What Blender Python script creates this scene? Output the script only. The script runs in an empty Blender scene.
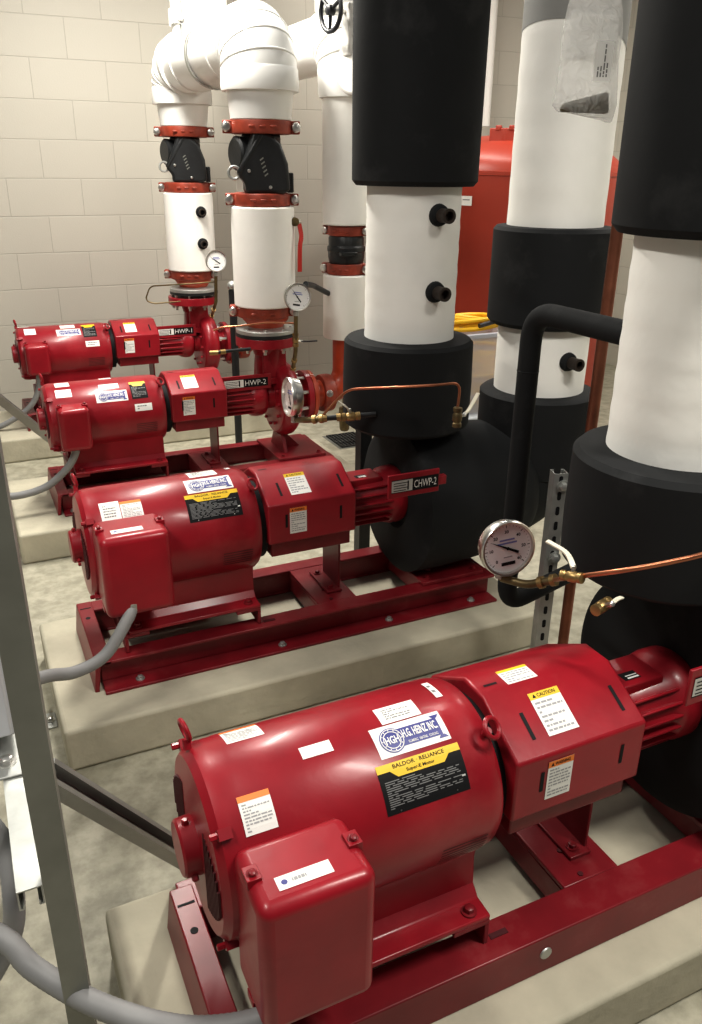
import bpy, bmesh, math, random
from mathutils import Vector, Matrix
random.seed(7)
PI = math.pi
scene = bpy.context.scene
COL = scene.collection

# ------------------------------------------------------------------ materials
def new_mat(name):
    m = bpy.data.materials.new(name); m.use_nodes = True
    nt = m.node_tree; b = nt.nodes['Principled BSDF']
    return m, nt, b

def mat(name, col, rough=.5, metal=0, var=0.0, scale=6, bump=0, bscale=40, coat=0, spec=.5, dust=None, dust_amt=.3, dscale=3):
    m, nt, b = new_mat(name)
    b.inputs['Base Color'].default_value = (*col, 1)
    b.inputs['Roughness'].default_value = rough
    b.inputs['Metallic'].default_value = metal
    b.inputs['Specular IOR Level'].default_value = spec
    if coat: b.inputs['Coat Weight'].default_value = coat; b.inputs['Coat Roughness'].default_value = .15
    tc = nt.nodes.new('ShaderNodeTexCoord')
    if var or dust:
        n = nt.nodes.new('ShaderNodeTexNoise'); n.inputs['Scale'].default_value = scale; n.inputs['Detail'].default_value = 5
        nt.links.new(tc.outputs['Object'], n.inputs['Vector'])
        r = nt.nodes.new('ShaderNodeValToRGB')
        r.color_ramp.elements[0].position = .3; r.color_ramp.elements[1].position = .7
        r.color_ramp.elements[0].color = (*[max(0, c*(1-var)) for c in col], 1)
        r.color_ramp.elements[1].color = (*[min(1, c*(1+var)) for c in col], 1)
        nt.links.new(n.outputs['Fac'], r.inputs['Fac'])
        out = r.outputs['Color']
        if dust:
            n2 = nt.nodes.new('ShaderNodeTexNoise'); n2.inputs['Scale'].default_value = dscale; n2.inputs['Detail'].default_value = 7
            n2.inputs['Roughness'].default_value = .65
            nt.links.new(tc.outputs['Object'], n2.inputs['Vector'])
            r2 = nt.nodes.new('ShaderNodeValToRGB')
            r2.color_ramp.elements[0].position = .55; r2.color_ramp.elements[1].position = .78
            r2.color_ramp.elements[0].color = (0, 0, 0, 1); r2.color_ramp.elements[1].color = (dust_amt,)*3 + (1,)
            nt.links.new(n2.outputs['Fac'], r2.inputs['Fac'])
            mx = nt.nodes.new('ShaderNodeMix'); mx.data_type = 'RGBA'
            nt.links.new(r2.outputs['Color'], mx.inputs[0]); nt.links.new(out, mx.inputs[6])
            mx.inputs[7].default_value = (*dust, 1); out = mx.outputs[2]
        nt.links.new(out, b.inputs['Base Color'])
    if bump:
        n3 = nt.nodes.new('ShaderNodeTexNoise'); n3.inputs['Scale'].default_value = bscale; n3.inputs['Detail'].default_value = 4
        nt.links.new(tc.outputs['Object'], n3.inputs['Vector'])
        bp = nt.nodes.new('ShaderNodeBump'); bp.inputs['Strength'].default_value = bump; bp.inputs['Distance'].default_value = .01
        nt.links.new(n3.outputs['Fac'], bp.inputs['Height']); nt.links.new(bp.outputs['Normal'], b.inputs['Normal'])
    return m

M = {}
M['red'] = mat('red_enamel', (.275, .009, .018), .34, var=.16, scale=9, coat=.14, spec=.38, dust=(.48, .09, .09), dust_amt=.28, dscale=6, bump=.04, bscale=30)
M['red_dark'] = mat('red_enamel_slot_shade', (.07, .004, .007), .6)  # dark copy of the enamel, paints the shade inside slots and holes
M['frame_red'] = mat('red_frame_paint_dimmed', (.19, .009, .015), .38, var=.2, scale=7, coat=.05, spec=.4, dust=(.30, .12, .11), dust_amt=.35, dscale=7)  # base red lowered so the rails read as shaded
M['orange'] = mat('orange_red_paint', (.42, .055, .018), .40, var=.2, scale=14, coat=.15)
M['coupling'] = mat('coupling_orange_paint', (.27, .042, .020), .5, var=.25, scale=25, bump=.1, bscale=60)
M['tank'] = mat('tank_red_paint', (.33, .036, .016), .42, var=.1, scale=3)
M['pvc'] = mat('white_pvc_cover', (.84, .84, .82), .32, var=.02, scale=4)
M['jacket'] = mat('white_canvas_jacket', (.86, .85, .81), .7, var=.05, scale=5, bump=.25, bscale=9)
M['grey_jacket'] = mat('grey_jacket', (.26, .26, .25), .7, var=.06, scale=6)
M['foam'] = mat('black_foam_rubber', (.0085, .0092, .010), .78, var=.2, scale=5, bump=.12, bscale=9, spec=.3, dust=(.09, .09, .09), dust_amt=.34, dscale=4)
M['iron'] = mat('black_iron', (.012, .013, .014), .42, var=.2, scale=20, bump=.1, bscale=80)
M['steel'] = mat('bright_steel', (.72, .71, .68), .28, 1)
M['galv'] = mat('galvanised_steel', (.47, .48, .46), .45, .75, var=.15, scale=18)
M['galv_dull'] = mat('dull_galvanised_steel', (.25, .255, .23), .5, .5, var=.12, scale=10)
M['copper'] = mat('copper', (.50, .20, .11), .33, .9, var=.25, scale=20)
M['copper_dark'] = mat('aged_copper', (.26, .10, .06), .42, .8, var=.3, scale=12)
M['brass'] = mat('brass', (.36, .25, .11), .42, .9, var=.2, scale=25)
M['bronze'] = mat('tarnished_bronze', (.16, .12, .06), .45, .8, var=.3, scale=25)
M['pad'] = mat('pad_concrete', (.47, .44, .345), .85, var=.12, scale=7, bump=.25, bscale=35, dust=(.60, .565, .46), dust_amt=.4, dscale=3)
M['paper'] = mat('white_label', (.80, .79, .76), .5)
M['silver'] = mat('silver_label', (.62, .62, .60), .35, .3)
M['ink'] = mat('black_ink', (.008, .008, .009), .6, spec=.2)
M['grey_ink'] = mat('grey_print', (.34, .34, .35), .6)
M['pale_ink'] = mat('pale_print', (.20, .20, .20), .6)
M['navy'] = mat('navy_print', (.055, .06, .24), .45)
M['yellow'] = mat('yellow_print', (.78, .52, .02), .5)
M['warn'] = mat('orange_print', (.80, .22, .03), .5)
M['flex'] = mat('grey_flexible_conduit', (.25, .25, .25), .55, var=.08, scale=15)
M['handle_red'] = mat('red_vinyl', (.50, .03, .02), .4)
M['handle_black'] = mat('black_vinyl', (.014, .014, .018), .4)
M['handle_cream'] = mat('pale_steel_lever', (.74, .70, .58), .4)
M['dial'] = mat('dial_white', (.80, .80, .79), .6, spec=.2)
M['dial_old'] = mat('dial_pinkish', (.66, .58, .55), .4)
M['blue_ink'] = mat('blue_print', (.20, .22, .50), .5)
M['panel'] = mat('pale_grey_enamel', (.60, .63, .66), .5, var=.04)
M['cord'] = mat('yellow_cord', (.85, .50, .02), .45)
M['sediment'] = mat('brown_metal_bits', (.12, .105, .07), .6, var=.4, scale=60)
M['grey_light'] = mat('pale_grey_casting', (.62, .61, .58), .5)
M['galv_mid'] = mat('worn_galvanised_steel', (.34, .34, .32), .5, .5, var=.12, scale=10)
M['rim'] = mat('lilac_grey_plastic', (.42, .42, .47), .45)
M['drain'] = mat('drain_iron', (.03, .03, .03), .6)
M['thread'] = mat('rusty_thread', (.035, .024, .018), .6, .3)
M['white_pipe'] = mat('white_paint', (.78, .77, .73), .5)

# floor: stained polished concrete
def floor_mat():
    m, nt, b = new_mat('stained_concrete'); L = nt.links
    tc = nt.nodes.new('ShaderNodeTexCoord')
    def noise(s, d, r=.6):
        n = nt.nodes.new('ShaderNodeTexNoise'); n.inputs['Scale'].default_value = s; n.inputs['Detail'].default_value = d; n.inputs['Roughness'].default_value = r
        L.new(tc.outputs['Object'], n.inputs['Vector']); return n
    a = noise(2.2, 8, .65); c = noise(16, 6)
    r = nt.nodes.new('ShaderNodeValToRGB')
    e = r.color_ramp.elements
    e[0].position = .33; e[0].color = (.36, .34, .26, 1); e[1].position = .68; e[1].color = (.47, .445, .36, 1)
    L.new(a.outputs['Fac'], r.inputs['Fac'])
    r2 = nt.nodes.new('ShaderNodeValToRGB')
    r2.color_ramp.elements[0].position = .38; r2.color_ramp.elements[0].color = (.72, .72, .70, 1)
    r2.color_ramp.elements[1].position = .62; r2.color_ramp.elements[1].color = (1.05, 1.05, 1.05, 1)
    L.new(c.outputs['Fac'], r2.inputs['Fac'])
    mx = nt.nodes.new('ShaderNodeMix'); mx.data_type = 'RGBA'; mx.blend_type = 'MULTIPLY'; mx.inputs[0].default_value = 1
    L.new(r.outputs['Color'], mx.inputs[6]); L.new(r2.outputs['Color'], mx.inputs[7])
    L.new(mx.outputs[2], b.inputs['Base Color'])
    b.inputs['Roughness'].default_value = .55
    bp = nt.nodes.new('ShaderNodeBump'); bp.inputs['Strength'].default_value = .12; bp.inputs['Distance'].default_value = .01
    L.new(c.outputs['Fac'], bp.inputs['Height']); L.new(bp.outputs['Normal'], b.inputs['Normal'])
    return m
M['floor'] = floor_mat()

def block_mat(name, col, axis):
    """painted concrete block: running bond, faint joints, drawn in wall coordinates"""
    m, nt, b = new_mat(name); L = nt.links
    tc = nt.nodes.new('ShaderNodeTexCoord')
    sp = nt.nodes.new('ShaderNodeSeparateXYZ'); L.new(tc.outputs['Object'], sp.inputs[0])
    ad = nt.nodes.new('ShaderNodeMath'); ad.operation = 'ADD'; ad.inputs[1].default_value = 20.0 - .048 + .226*.0
    L.new(sp.outputs['Z'], ad.inputs[0])
    ax = nt.nodes.new('ShaderNodeMath'); ax.operation = 'ADD'; ax.inputs[1].default_value = 20.17
    L.new(sp.outputs[axis], ax.inputs[0])
    cb = nt.nodes.new('ShaderNodeCombineXYZ'); L.new(ax.outputs[0], cb.inputs[0]); L.new(ad.outputs[0], cb.inputs[1])
    br = nt.nodes.new('ShaderNodeTexBrick')
    L.new(cb.outputs[0], br.inputs['Vector'])
    br.inputs['Scale'].default_value = 1; br.inputs['Brick Width'].default_value = .452; br.inputs['Row Height'].default_value = .226
    br.inputs['Mortar Size'].default_value = .0042; br.inputs['Mortar Smooth'].default_value = .6
    br.inputs['Color1'].default_value = (*col, 1); br.inputs['Color2'].default_value = (*[c*.97 for c in col], 1)
    br.inputs['Mortar'].default_value = (*[c*.85 for c in col], 1)
    L.new(br.outputs['Color'], b.inputs['Base Color'])
    n = nt.nodes.new('ShaderNodeTexNoise'); n.inputs['Scale'].default_value = 120; L.new(tc.outputs['Object'], n.inputs['Vector'])
    mm = nt.nodes.new('ShaderNodeMath'); mm.operation = 'MULTIPLY_ADD'; mm.inputs[1].default_value = -.45
    L.new(br.outputs['Fac'], mm.inputs[0]); 
    m2 = nt.nodes.new('ShaderNodeMath'); m2.operation = 'MULTIPLY'; m2.inputs[1].default_value = .12; L.new(n.outputs['Fac'], m2.inputs[0])
    L.new(m2.outputs[0], mm.inputs[2])
    bp = nt.nodes.new('ShaderNodeBump'); bp.inputs['Strength'].default_value = .4; bp.inputs['Distance'].default_value = .01
    L.new(mm.outputs[0], bp.inputs['Height']); L.new(bp.outputs['Normal'], b.inputs['Normal'])
    b.inputs['Roughness'].default_value = .6
    return m
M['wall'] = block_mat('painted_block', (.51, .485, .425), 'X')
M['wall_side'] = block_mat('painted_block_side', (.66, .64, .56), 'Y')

def clear_mat(name, col, trans=.85, rough=.15, crinkle=0):
    m, nt, b = new_mat(name)
    if crinkle:
        tc = nt.nodes.new('ShaderNodeTexCoord'); n = nt.nodes.new('ShaderNodeTexNoise'); n.inputs['Scale'].default_value = crinkle; n.inputs['Detail'].default_value = 3; n.inputs['Distortion'].default_value = 1.5
        bp = nt.nodes.new('ShaderNodeBump'); bp.inputs['Strength'].default_value = 1; bp.inputs['Distance'].default_value = .03
        nt.links.new(tc.outputs['Object'], n.inputs['Vector']); nt.links.new(n.outputs['Fac'], bp.inputs['Height']); nt.links.new(bp.outputs['Normal'], b.inputs['Normal'])
    b.inputs['Base Color'].default_value = (*col, 1); b.inputs['Roughness'].default_value = rough
    tr = nt.nodes.new('ShaderNodeBsdfTransparent'); mx = nt.nodes.new('ShaderNodeMixShader')
    mx.inputs[0].default_value = trans
    tl = nt.nodes.new('ShaderNodeBsdfTranslucent'); tl.inputs[0].default_value = (*col, 1); m1 = nt.nodes.new('ShaderNodeMixShader'); m1.inputs[0].default_value = .5
    nt.links.new(b.outputs[0], m1.inputs[1]); nt.links.new(tl.outputs[0], m1.inputs[2])
    nt.links.new(m1.outputs[0], mx.inputs[1]); nt.links.new(tr.outputs[0], mx.inputs[2])
    nt.links.new(mx.outputs[0], nt.nodes['Material Output'].inputs[0])
    return m
M['bag'] = clear_mat('clear_polythene', (.95, .95, .94), .62, .10, 28)
M['bag_paper'] = clear_mat('thin_white_paper', (.95, .95, .94), .12, .6)
M['tote'] = clear_mat('translucent_plastic', (.70, .71, .74), .50, .3)

# ------------------------------------------------------------------ mesh builder
def frame_of(axis):
    w = Vector(axis).normalized()
    t = Vector((0, 0, 1)) if abs(w.z) < .9 else Vector((0, 1, 0))
    u = t.cross(w).normalized(); v = w.cross(u)
    return u, v, w

class MB:
    def __init__(s): s.v = []; s.f = []; s.m = []; s.mats = []
    def mi(s, name):
        if name not in s.mats: s.mats.append(name)
        return s.mats.index(name)
    def add(s, verts, faces, m):
        o = len(s.v); k = s.mi(m)
        s.v += [tuple(p) for p in verts]
        for f in faces: s.f.append([i+o for i in f]); s.m.append(k)
    def box(s, c, d, m, R=None):
        c = Vector(c); pts = []
        for x in (-.5, .5):
            for y in (-.5, .5):
                for z in (-.5, .5):
                    p = Vector((x*d[0], y*d[1], z*d[2]))
                    if R is not None: p = R @ p
                    pts.append(c+p)
        s.add(pts, [(0, 1, 3, 2), (4, 6, 7, 5), (0, 4, 5, 1), (2, 3, 7, 6), (0, 2, 6, 4), (1, 5, 7, 3)], m)
        return s
    def bx(s, x0, x1, y0, y1, z0, z1, m):
        return s.box(((x0+x1)/2, (y0+y1)/2, (z0+z1)/2), (x1-x0, y1-y0, z1-z0), m)
    def lathe(s, prof, org, axis, m, n=32, caps=True, squash=(1, 1)):
        """prof: (radius, distance along axis)"""
        u, v, w = frame_of(axis); org = Vector(org); pts = []; rows = []
        for r, t in prof:
            if r <= 1e-6: rows.append([len(pts)]); pts.append(org+w*t)
            else:
                rows.append(list(range(len(pts), len(pts)+n)))
                for i in range(n):
                    a = 2*PI*i/n; pts.append(org+w*t+u*(r*math.cos(a)*squash[0])+v*(r*math.sin(a)*squash[1]))
        fs = []
        for a, b in zip(rows, rows[1:]):
            for i in range(n):
                j = (i+1) % n
                if len(a) == 1 and len(b) == 1: continue
                if len(a) == 1: fs.append((a[0], b[j], b[i]))
                elif len(b) == 1: fs.append((a[i], a[j], b[0]))
                else: fs.append((a[i], a[j], b[j], b[i]))
        if caps:
            if len(rows[0]) > 1: fs.append(tuple(reversed(rows[0])))
            if len(rows[-1]) > 1: fs.append(tuple(rows[-1]))
        s.add(pts, fs, m); return s
    def cyl(s, p0, p1, r, m, n=20, r1=None):
        p0 = Vector(p0); d = Vector(p1)-p0
        return s.lathe([(r, 0), (r if r1 is None else r1, d.length)], p0, d, m, n)
    def tube(s, pts, r, m, n=14, caps=True):
        pts = [Vector(p) for p in pts]; N = len(pts)
        tang = []
        for i in range(N):
            a = pts[max(0, i-1)]; b = pts[min(N-1, i+1)]; tang.append((b-a).normalized())
        u, v, w = frame_of(tang[0]); V = []; F = []
        for i in range(N):
            if i:
                q = tang[i-1].rotation_difference(tang[i]); u = q @ u; v = q @ v
            ri = r[i] if isinstance(r, (list, tuple)) else r
            for k in range(n):
                a = 2*PI*k/n; V.append(pts[i]+u*(ri*math.cos(a))+v*(ri*math.sin(a)))
        for i in range(N-1):
            for k in range(n):
                j = (k+1) % n; F.append((i*n+k, i*n+j, (i+1)*n+j, (i+1)*n+k))
        if caps:
            F.append(tuple(reversed(range(n)))); F.append(tuple(range((N-1)*n, N*n)))
        s.add(V, F, m); return s
    def torus(s, c, axis, R, r, m, n=28, k=8):
        u, v, w = frame_of(axis); c = Vector(c); V = []; F = []
        for i in range(n):
            a = 2*PI*i/n; d = u*math.cos(a)+v*math.sin(a)
            for j in range(k):
                b = 2*PI*j/k; V.append(c+d*(R+r*math.cos(b))+w*(r*math.sin(b)))
        for i in range(n):
            for j in range(k):
                F.append((i*k+j, ((i+1) % n)*k+j, ((i+1) % n)*k+(j+1) % k, i*k+(j+1) % k))
        s.add(V, F, m); return s
    def prism(s, poly, org, U, V, W, depth, m):
        org = Vector(org); U = Vector(U); V = Vector(V); W = Vector(W); n = len(poly)
        a = [org+U*p[0]+V*p[1] for p in poly]; b = [p+W*depth for p in a]
        fs = [tuple(range(n-1, -1, -1)), tuple(range(n, 2*n))]
        for i in range(n):
            j = (i+1) % n; fs.append((i, j, n+j, n+i))
        s.add(a+b, fs, m); return s
    def ball(s, c, r, m, n=16, k=8):
        r = (r, r, r) if not isinstance(r, (tuple, list)) else r
        V = []; rows = []
        for i in range(k+1):
            t = PI*i/k
            if i in (0, k): rows.append([len(V)]*1); V.append(Vector(c)+Vector((0, 0, r[2]*math.cos(t))))
            else:
                rows.append(list(range(len(V), len(V)+n)))
                for j in range(n):
                    a = 2*PI*j/n; V.append(Vector(c)+Vector((r[0]*math.sin(t)*math.cos(a), r[1]*math.sin(t)*math.sin(a), r[2]*math.cos(t))))
        F = []
        for a, b in zip(rows, rows[1:]):
            for j in range(n):
                q = (j+1) % n
                if len(a) == 1: F.append((a[0], b[j], b[q]))
                elif len(b) == 1: F.append((a[j], b[0], a[q]))
                else: F.append((a[j], b[j], b[q], a[q]))
        s.add(V, F, m); return s
    def patch(s, fn, u0, u1, v0, v1, h, m, nu=1, nv=6):
        V = []; F = []
        for j in range(nv+1):
            for i in range(nu+1): V.append(fn(u0+(u1-u0)*i/nu, v0+(v1-v0)*j/nv, h))
        for j in range(nv):
            for i in range(nu):
                a = j*(nu+1)+i; F.append((a, a+1, a+nu+2, a+nu+1))
        s.add(V, F, m); return s
    def poly(s, fn, pts, h, m):
        s.add([fn(u, v, h) for u, v in pts], [tuple(range(len(pts)))], m); return s
    def disc(s, fn, cu, cv, r, h, m, n=24, r0=0):
        if r0 == 0: return s.poly(fn, [(cu+r*math.cos(2*PI*i/n), cv+r*math.sin(2*PI*i/n)) for i in range(n)], h, m)
        V = []; F = []
        for i in range(n):
            a = 2*PI*i/n
            V += [fn(cu+r0*math.cos(a), cv+r0*math.sin(a), h), fn(cu+r*math.cos(a), cv+r*math.sin(a), h)]
        for i in range(n):
            j = (i+1) % n; F.append((2*i, 2*i+1, 2*j+1, 2*j))
        s.add(V, F, m); return s
    def text(s, fn, txt, cu, cv, size, h, m, width=None, bold=0):
        vs, fs, x0, x1, y0, y1 = glyphs(txt, bold)
        sx = size/(y1-y0) if width is None else width/(x1-x0)
        sy = size/(y1-y0)
        s.add([fn(cu+(x-(x0+x1)/2)*sx, cv+(y-(y0+y1)/2)*sy, h) for x, y in vs], fs, m); return s
    def build(s, name, parent=None, off=(0, 0, 0), bevel=0, seg=2, sharp=35, smooth=True):
        me = bpy.data.meshes.new(name); off = Vector(off)
        me.from_pydata([Vector(p)-off for p in s.v], [], s.f)
        for k in s.mats: me.materials.append(M[k])
        me.polygons.foreach_set('material_index', s.m)
        bm = bmesh.new(); bm.from_mesh(me); bmesh.ops.recalc_face_normals(bm, faces=bm.faces); bm.to_mesh(me); bm.free()
        if smooth:
            me.polygons.foreach_set('use_smooth', [True]*len(me.polygons)); me.set_sharp_from_angle(angle=math.radians(sharp))
        me.update()
        o = bpy.data.objects.new(name, me); COL.objects.link(o)
        if parent is not None: o.parent = parent
        elif tuple(off) != (0, 0, 0): o.location = off
        if bevel:
            b = o.modifiers.new('bevel', 'BEVEL'); b.width = bevel; b.segments = seg; b.limit_method = 'ANGLE'; b.angle_limit = math.radians(40)
            b.harden_normals = False
        return o

_gl = {}
def glyphs(txt, bold=0):
    k = (txt, bold)
    if k in _gl: return _gl[k]
    cu = bpy.data.curves.new('t', 'FONT'); cu.body = txt; cu.size = 1; cu.offset = bold; cu.resolution_u = 2; cu.fill_mode = 'FRONT'
    o = bpy.data.objects.new('t', cu); COL.objects.link(o)
    dg = bpy.context.evaluated_depsgraph_get(); ev = o.evaluated_get(dg); me = ev.to_mesh()
    vs = [(v.co.x, v.co.y) for v in me.vertices]; fs = [tuple(p.vertices) for p in me.polygons]
    ev.to_mesh_clear(); bpy.data.objects.remove(o); bpy.data.curves.remove(cu)
    xs = [p[0] for p in vs]; ys = [p[1] for p in vs]
    _gl[k] = (vs, fs, min(xs), max(xs), min(ys), max(ys)); return _gl[k]

def fillet(pts, rad, seg=7):
    pts = [Vector(p) for p in pts]; out = [pts[0]]
    for a, b, c in zip(pts, pts[1:], pts[2:]):
        d0 = (a-b); d1 = (c-b); t = min(rad, d0.length*.49, d1.length*.49)
        p0 = b+d0.normalized()*t; p1 = b+d1.normalized()*t
        for i in range(seg+1):
            k = i/seg; out.append(p0*(1-k)**2+b*(2*k*(1-k))+p1*k*k)
    out.append(pts[-1]); return out
def spline(pts, seg=8):
    P = [Vector(p) for p in pts]; P = [P[0]*2-P[1]]+P+[P[-1]*2-P[-2]]; out = []
    for i in range(1, len(P)-2):
        a, b, c, d = P[i-1:i+3]
        for k in range(seg):
            t = k/seg
            out.append(.5*((2*b)+(c-a)*t+(2*a-5*b+4*c-d)*t*t+(3*b-a-3*c+d)*t**3))
    out.append(P[-2]); return out

def tag(o, label, cat, group=None, kind=None):
    o['label'] = label; o['category'] = cat
    if group: o['group'] = group
    if kind: o['kind'] = kind
    return o
def thing(name, label, cat, loc, group=None):
    o = bpy.data.objects.new(name, None); COL.objects.link(o); o.location = loc; o.empty_display_size = .1
    return tag(o, label, cat, group)
def struct(o): o['kind'] = 'structure'; return o
def bolts(name, parent, off, specs, **kw):
    for p, ax, r, h, m, w in specs:
        mb = MB(); hexbolt(mb, p, ax, r, h, m, w); mb.build(name, parent, off, **kw)
def hexbolt(mb, p, axis, r, h, m='steel', washer=True):
    p = Vector(p); a = Vector(axis).normalized()
    if washer: mb.lathe([(r*1.55, 0), (r*1.55, h*.25)], p, a, m, 14)
    mb.lathe([(r, 0), (r, h*.9), (r*.75, h)], p, a, m, 6)
    return mb

# ------------------------------------------------------------------ setting
WY = 5.9
struct(MB().bx(-4, 5.4, -2.5, WY+.2, -.2, 0, 'floor').build('floor', smooth=False))
struct(MB().bx(-4, 5.4, WY, WY+.2, 0, 3.6, 'wall').build('wall_back', smooth=False))
struct(MB().bx(5.2, 5.4, -2.5, WY, 0, 3.6, 'wall_side').build('wall_right', smooth=False))

PADZ = .14
def pad(y0, y1, x1, label):
    mb = MB().bx(.08, x1, y0, y1, 0, PADZ, 'pad')
    o = mb.build('concrete_pad', bevel=.012, seg=3)
    tag(o, label, 'concrete pad', 'equipment pads under the pumps')
pad(.765, 1.385, 1.95, 'pale concrete equipment pad under the red pump at the front of the row')
pad(2.03, 2.69, 1.74, 'pale concrete equipment pad under the second red pump')
pad(3.48, 4.20, 1.78, 'concrete equipment pad under the third red pump from the front')
pad(4.89, 5.55, 1.78, 'concrete equipment pad under the red pump by the block wall')

# ------------------------------------------------------------------ label artwork (flat art mapped by fn(u, v, h))
def lines_block(mb, fn, u0, u1, v0, v1, rows, h, m, rnd, fill=.5):
    dv = (v1-v0)/rows
    for i in range(rows):
        v = v1-dv*(i+.5); u = u0
        while u < u1-.002:
            w = rnd.uniform(.05, .22)*(u1-u0); e = min(u+w, u1)
            mb.patch(fn, u, e, v-dv*.22, v+dv*.22, h, m, 1, 1); u = e+.035*(u1-u0)
            if rnd.random() < .10: break
def art_hgh(mb, fn, W, H):
    mb.patch(fn, 0, W, 0, H, .0006, 'paper', 1, 6)
    c = (W*.235, H*.48); r = H*.40
    mb.patch(fn, W*.30, W*.92, H*.20, H*.78, .0011, 'navy', 6, 4)
    mb.poly(fn, [(W*.88, H*.12), (W*.94, H*.12), (W*.94, H*.86), (W*.88, H*.86)], .0011, 'navy')
    mb.poly(fn, [(W*.84, H*.10), (W*.98, H*.10), (W*.94, H*.2), (W*.88, H*.2)], .0012, 'navy')
    mb.poly(fn, [(W*.84, H*.88), (W*.88, H*.78), (W*.94, H*.78), (W*.98, H*.88)], .0012, 'navy')
    mb.disc(fn, *c, r, .0014, 'navy', 32)
    mb.disc(fn, *c, r*.92, .0018, 'paper', 32, r*.86)
    mb.disc(fn, *c, r*.70, .0018, 'paper', 32, r*.64)
    for i in range(12):
        a = 2*PI*i/12; mb.disc(fn, c[0]+r*.78*math.cos(a), c[1]+r*.78*math.sin(a), r*.05, .0018, 'paper', 6)
    mb.text(fn, 'HGH', c[0], c[1], r*.62, .0019, 'paper', width=r*1.12, bold=.02)
    mb.text(fn, 'H.G. HEINZ INC.', W*.645, H*.57, H*.28, .0017, 'paper', width=W*.50, bold=.025)
    mb.text(fn, 'PLUMBING   HEATING   COOLING', W*.645, H*.285, H*.085, .0017, 'paper', width=W*.42, bold=.01)
def art_plate(mb, fn, W, H, rnd, full=True):
    mb.patch(fn, 0, W, 0, H, .0006, 'ink', 1, 8)
    b = H*.16
    mb.patch(fn, 0, W, H-b, H, .0010, 'yellow', 1, 2)
    mb.poly(fn, [(W*.22, H-b*1.9), (W*.78, H-b*1.9), (W*.86, H-b*.98), (W*.14, H-b*.98)], .0010, 'yellow')
    if full:
        mb.text(fn, 'BALDOR · RELIANCE', W*.5, H-b*.52, b*.52, .0014, 'ink', width=W*.62, bold=.01)
        mb.text(fn, 'Super-E Motor', W*.5, H-b*1.42, b*.55, .0014, 'ink', width=W*.34, bold=.015)
        lines_block(mb, fn, W*.05, W*.93, H*.10, H-b*2.1, 13, .0010, 'pale_ink', rnd)
        mb.disc(fn, W*.16, H*.05, H*.018, .0014, 'steel', 8); mb.disc(fn, W*.84, H*.07, H*.018, .0014, 'steel', 8)
        mb.patch(fn, W*.93, W*.975, H*.30, H*.34, .0012, 'silver', 1, 1)
    else:
        lines_block(mb, fn, W*.08, W*.92, H*.08, H-b*2.1, 8, .0010, 'pale_ink', rnd)
def art_warn(mb, fn, W, H, rnd, band='warn', rows=9, word=None, ink='grey_ink'):
    mb.patch(fn, 0, W, 0, H, .0006, 'paper', 1, 6)
    mb.patch(fn, 0, W, H*.84, H, .0010, band, 1, 1)
    if word: mb.text(fn, word, W*.56, H*.92, H*.085, .0014, 'ink', width=W*.60, bold=.015); mb.poly(fn, [(W*.10, H*.875), (W*.22, H*.875), (W*.16, H*.965)], .0014, 'ink')
    lines_block(mb, fn, W*.08, W*.92, H*.06, H*.80, rows, .0010, ink, rnd)
def art_plain(mb, fn, W, H, rnd, rows=0):
    mb.patch(fn, 0, W, 0, H, .0006, 'paper', 1, 4)
    if rows: lines_block(mb, fn, W*.15, W*.8, H*.18, H*.85, rows, .0010, 'pale_ink', rnd)

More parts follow.
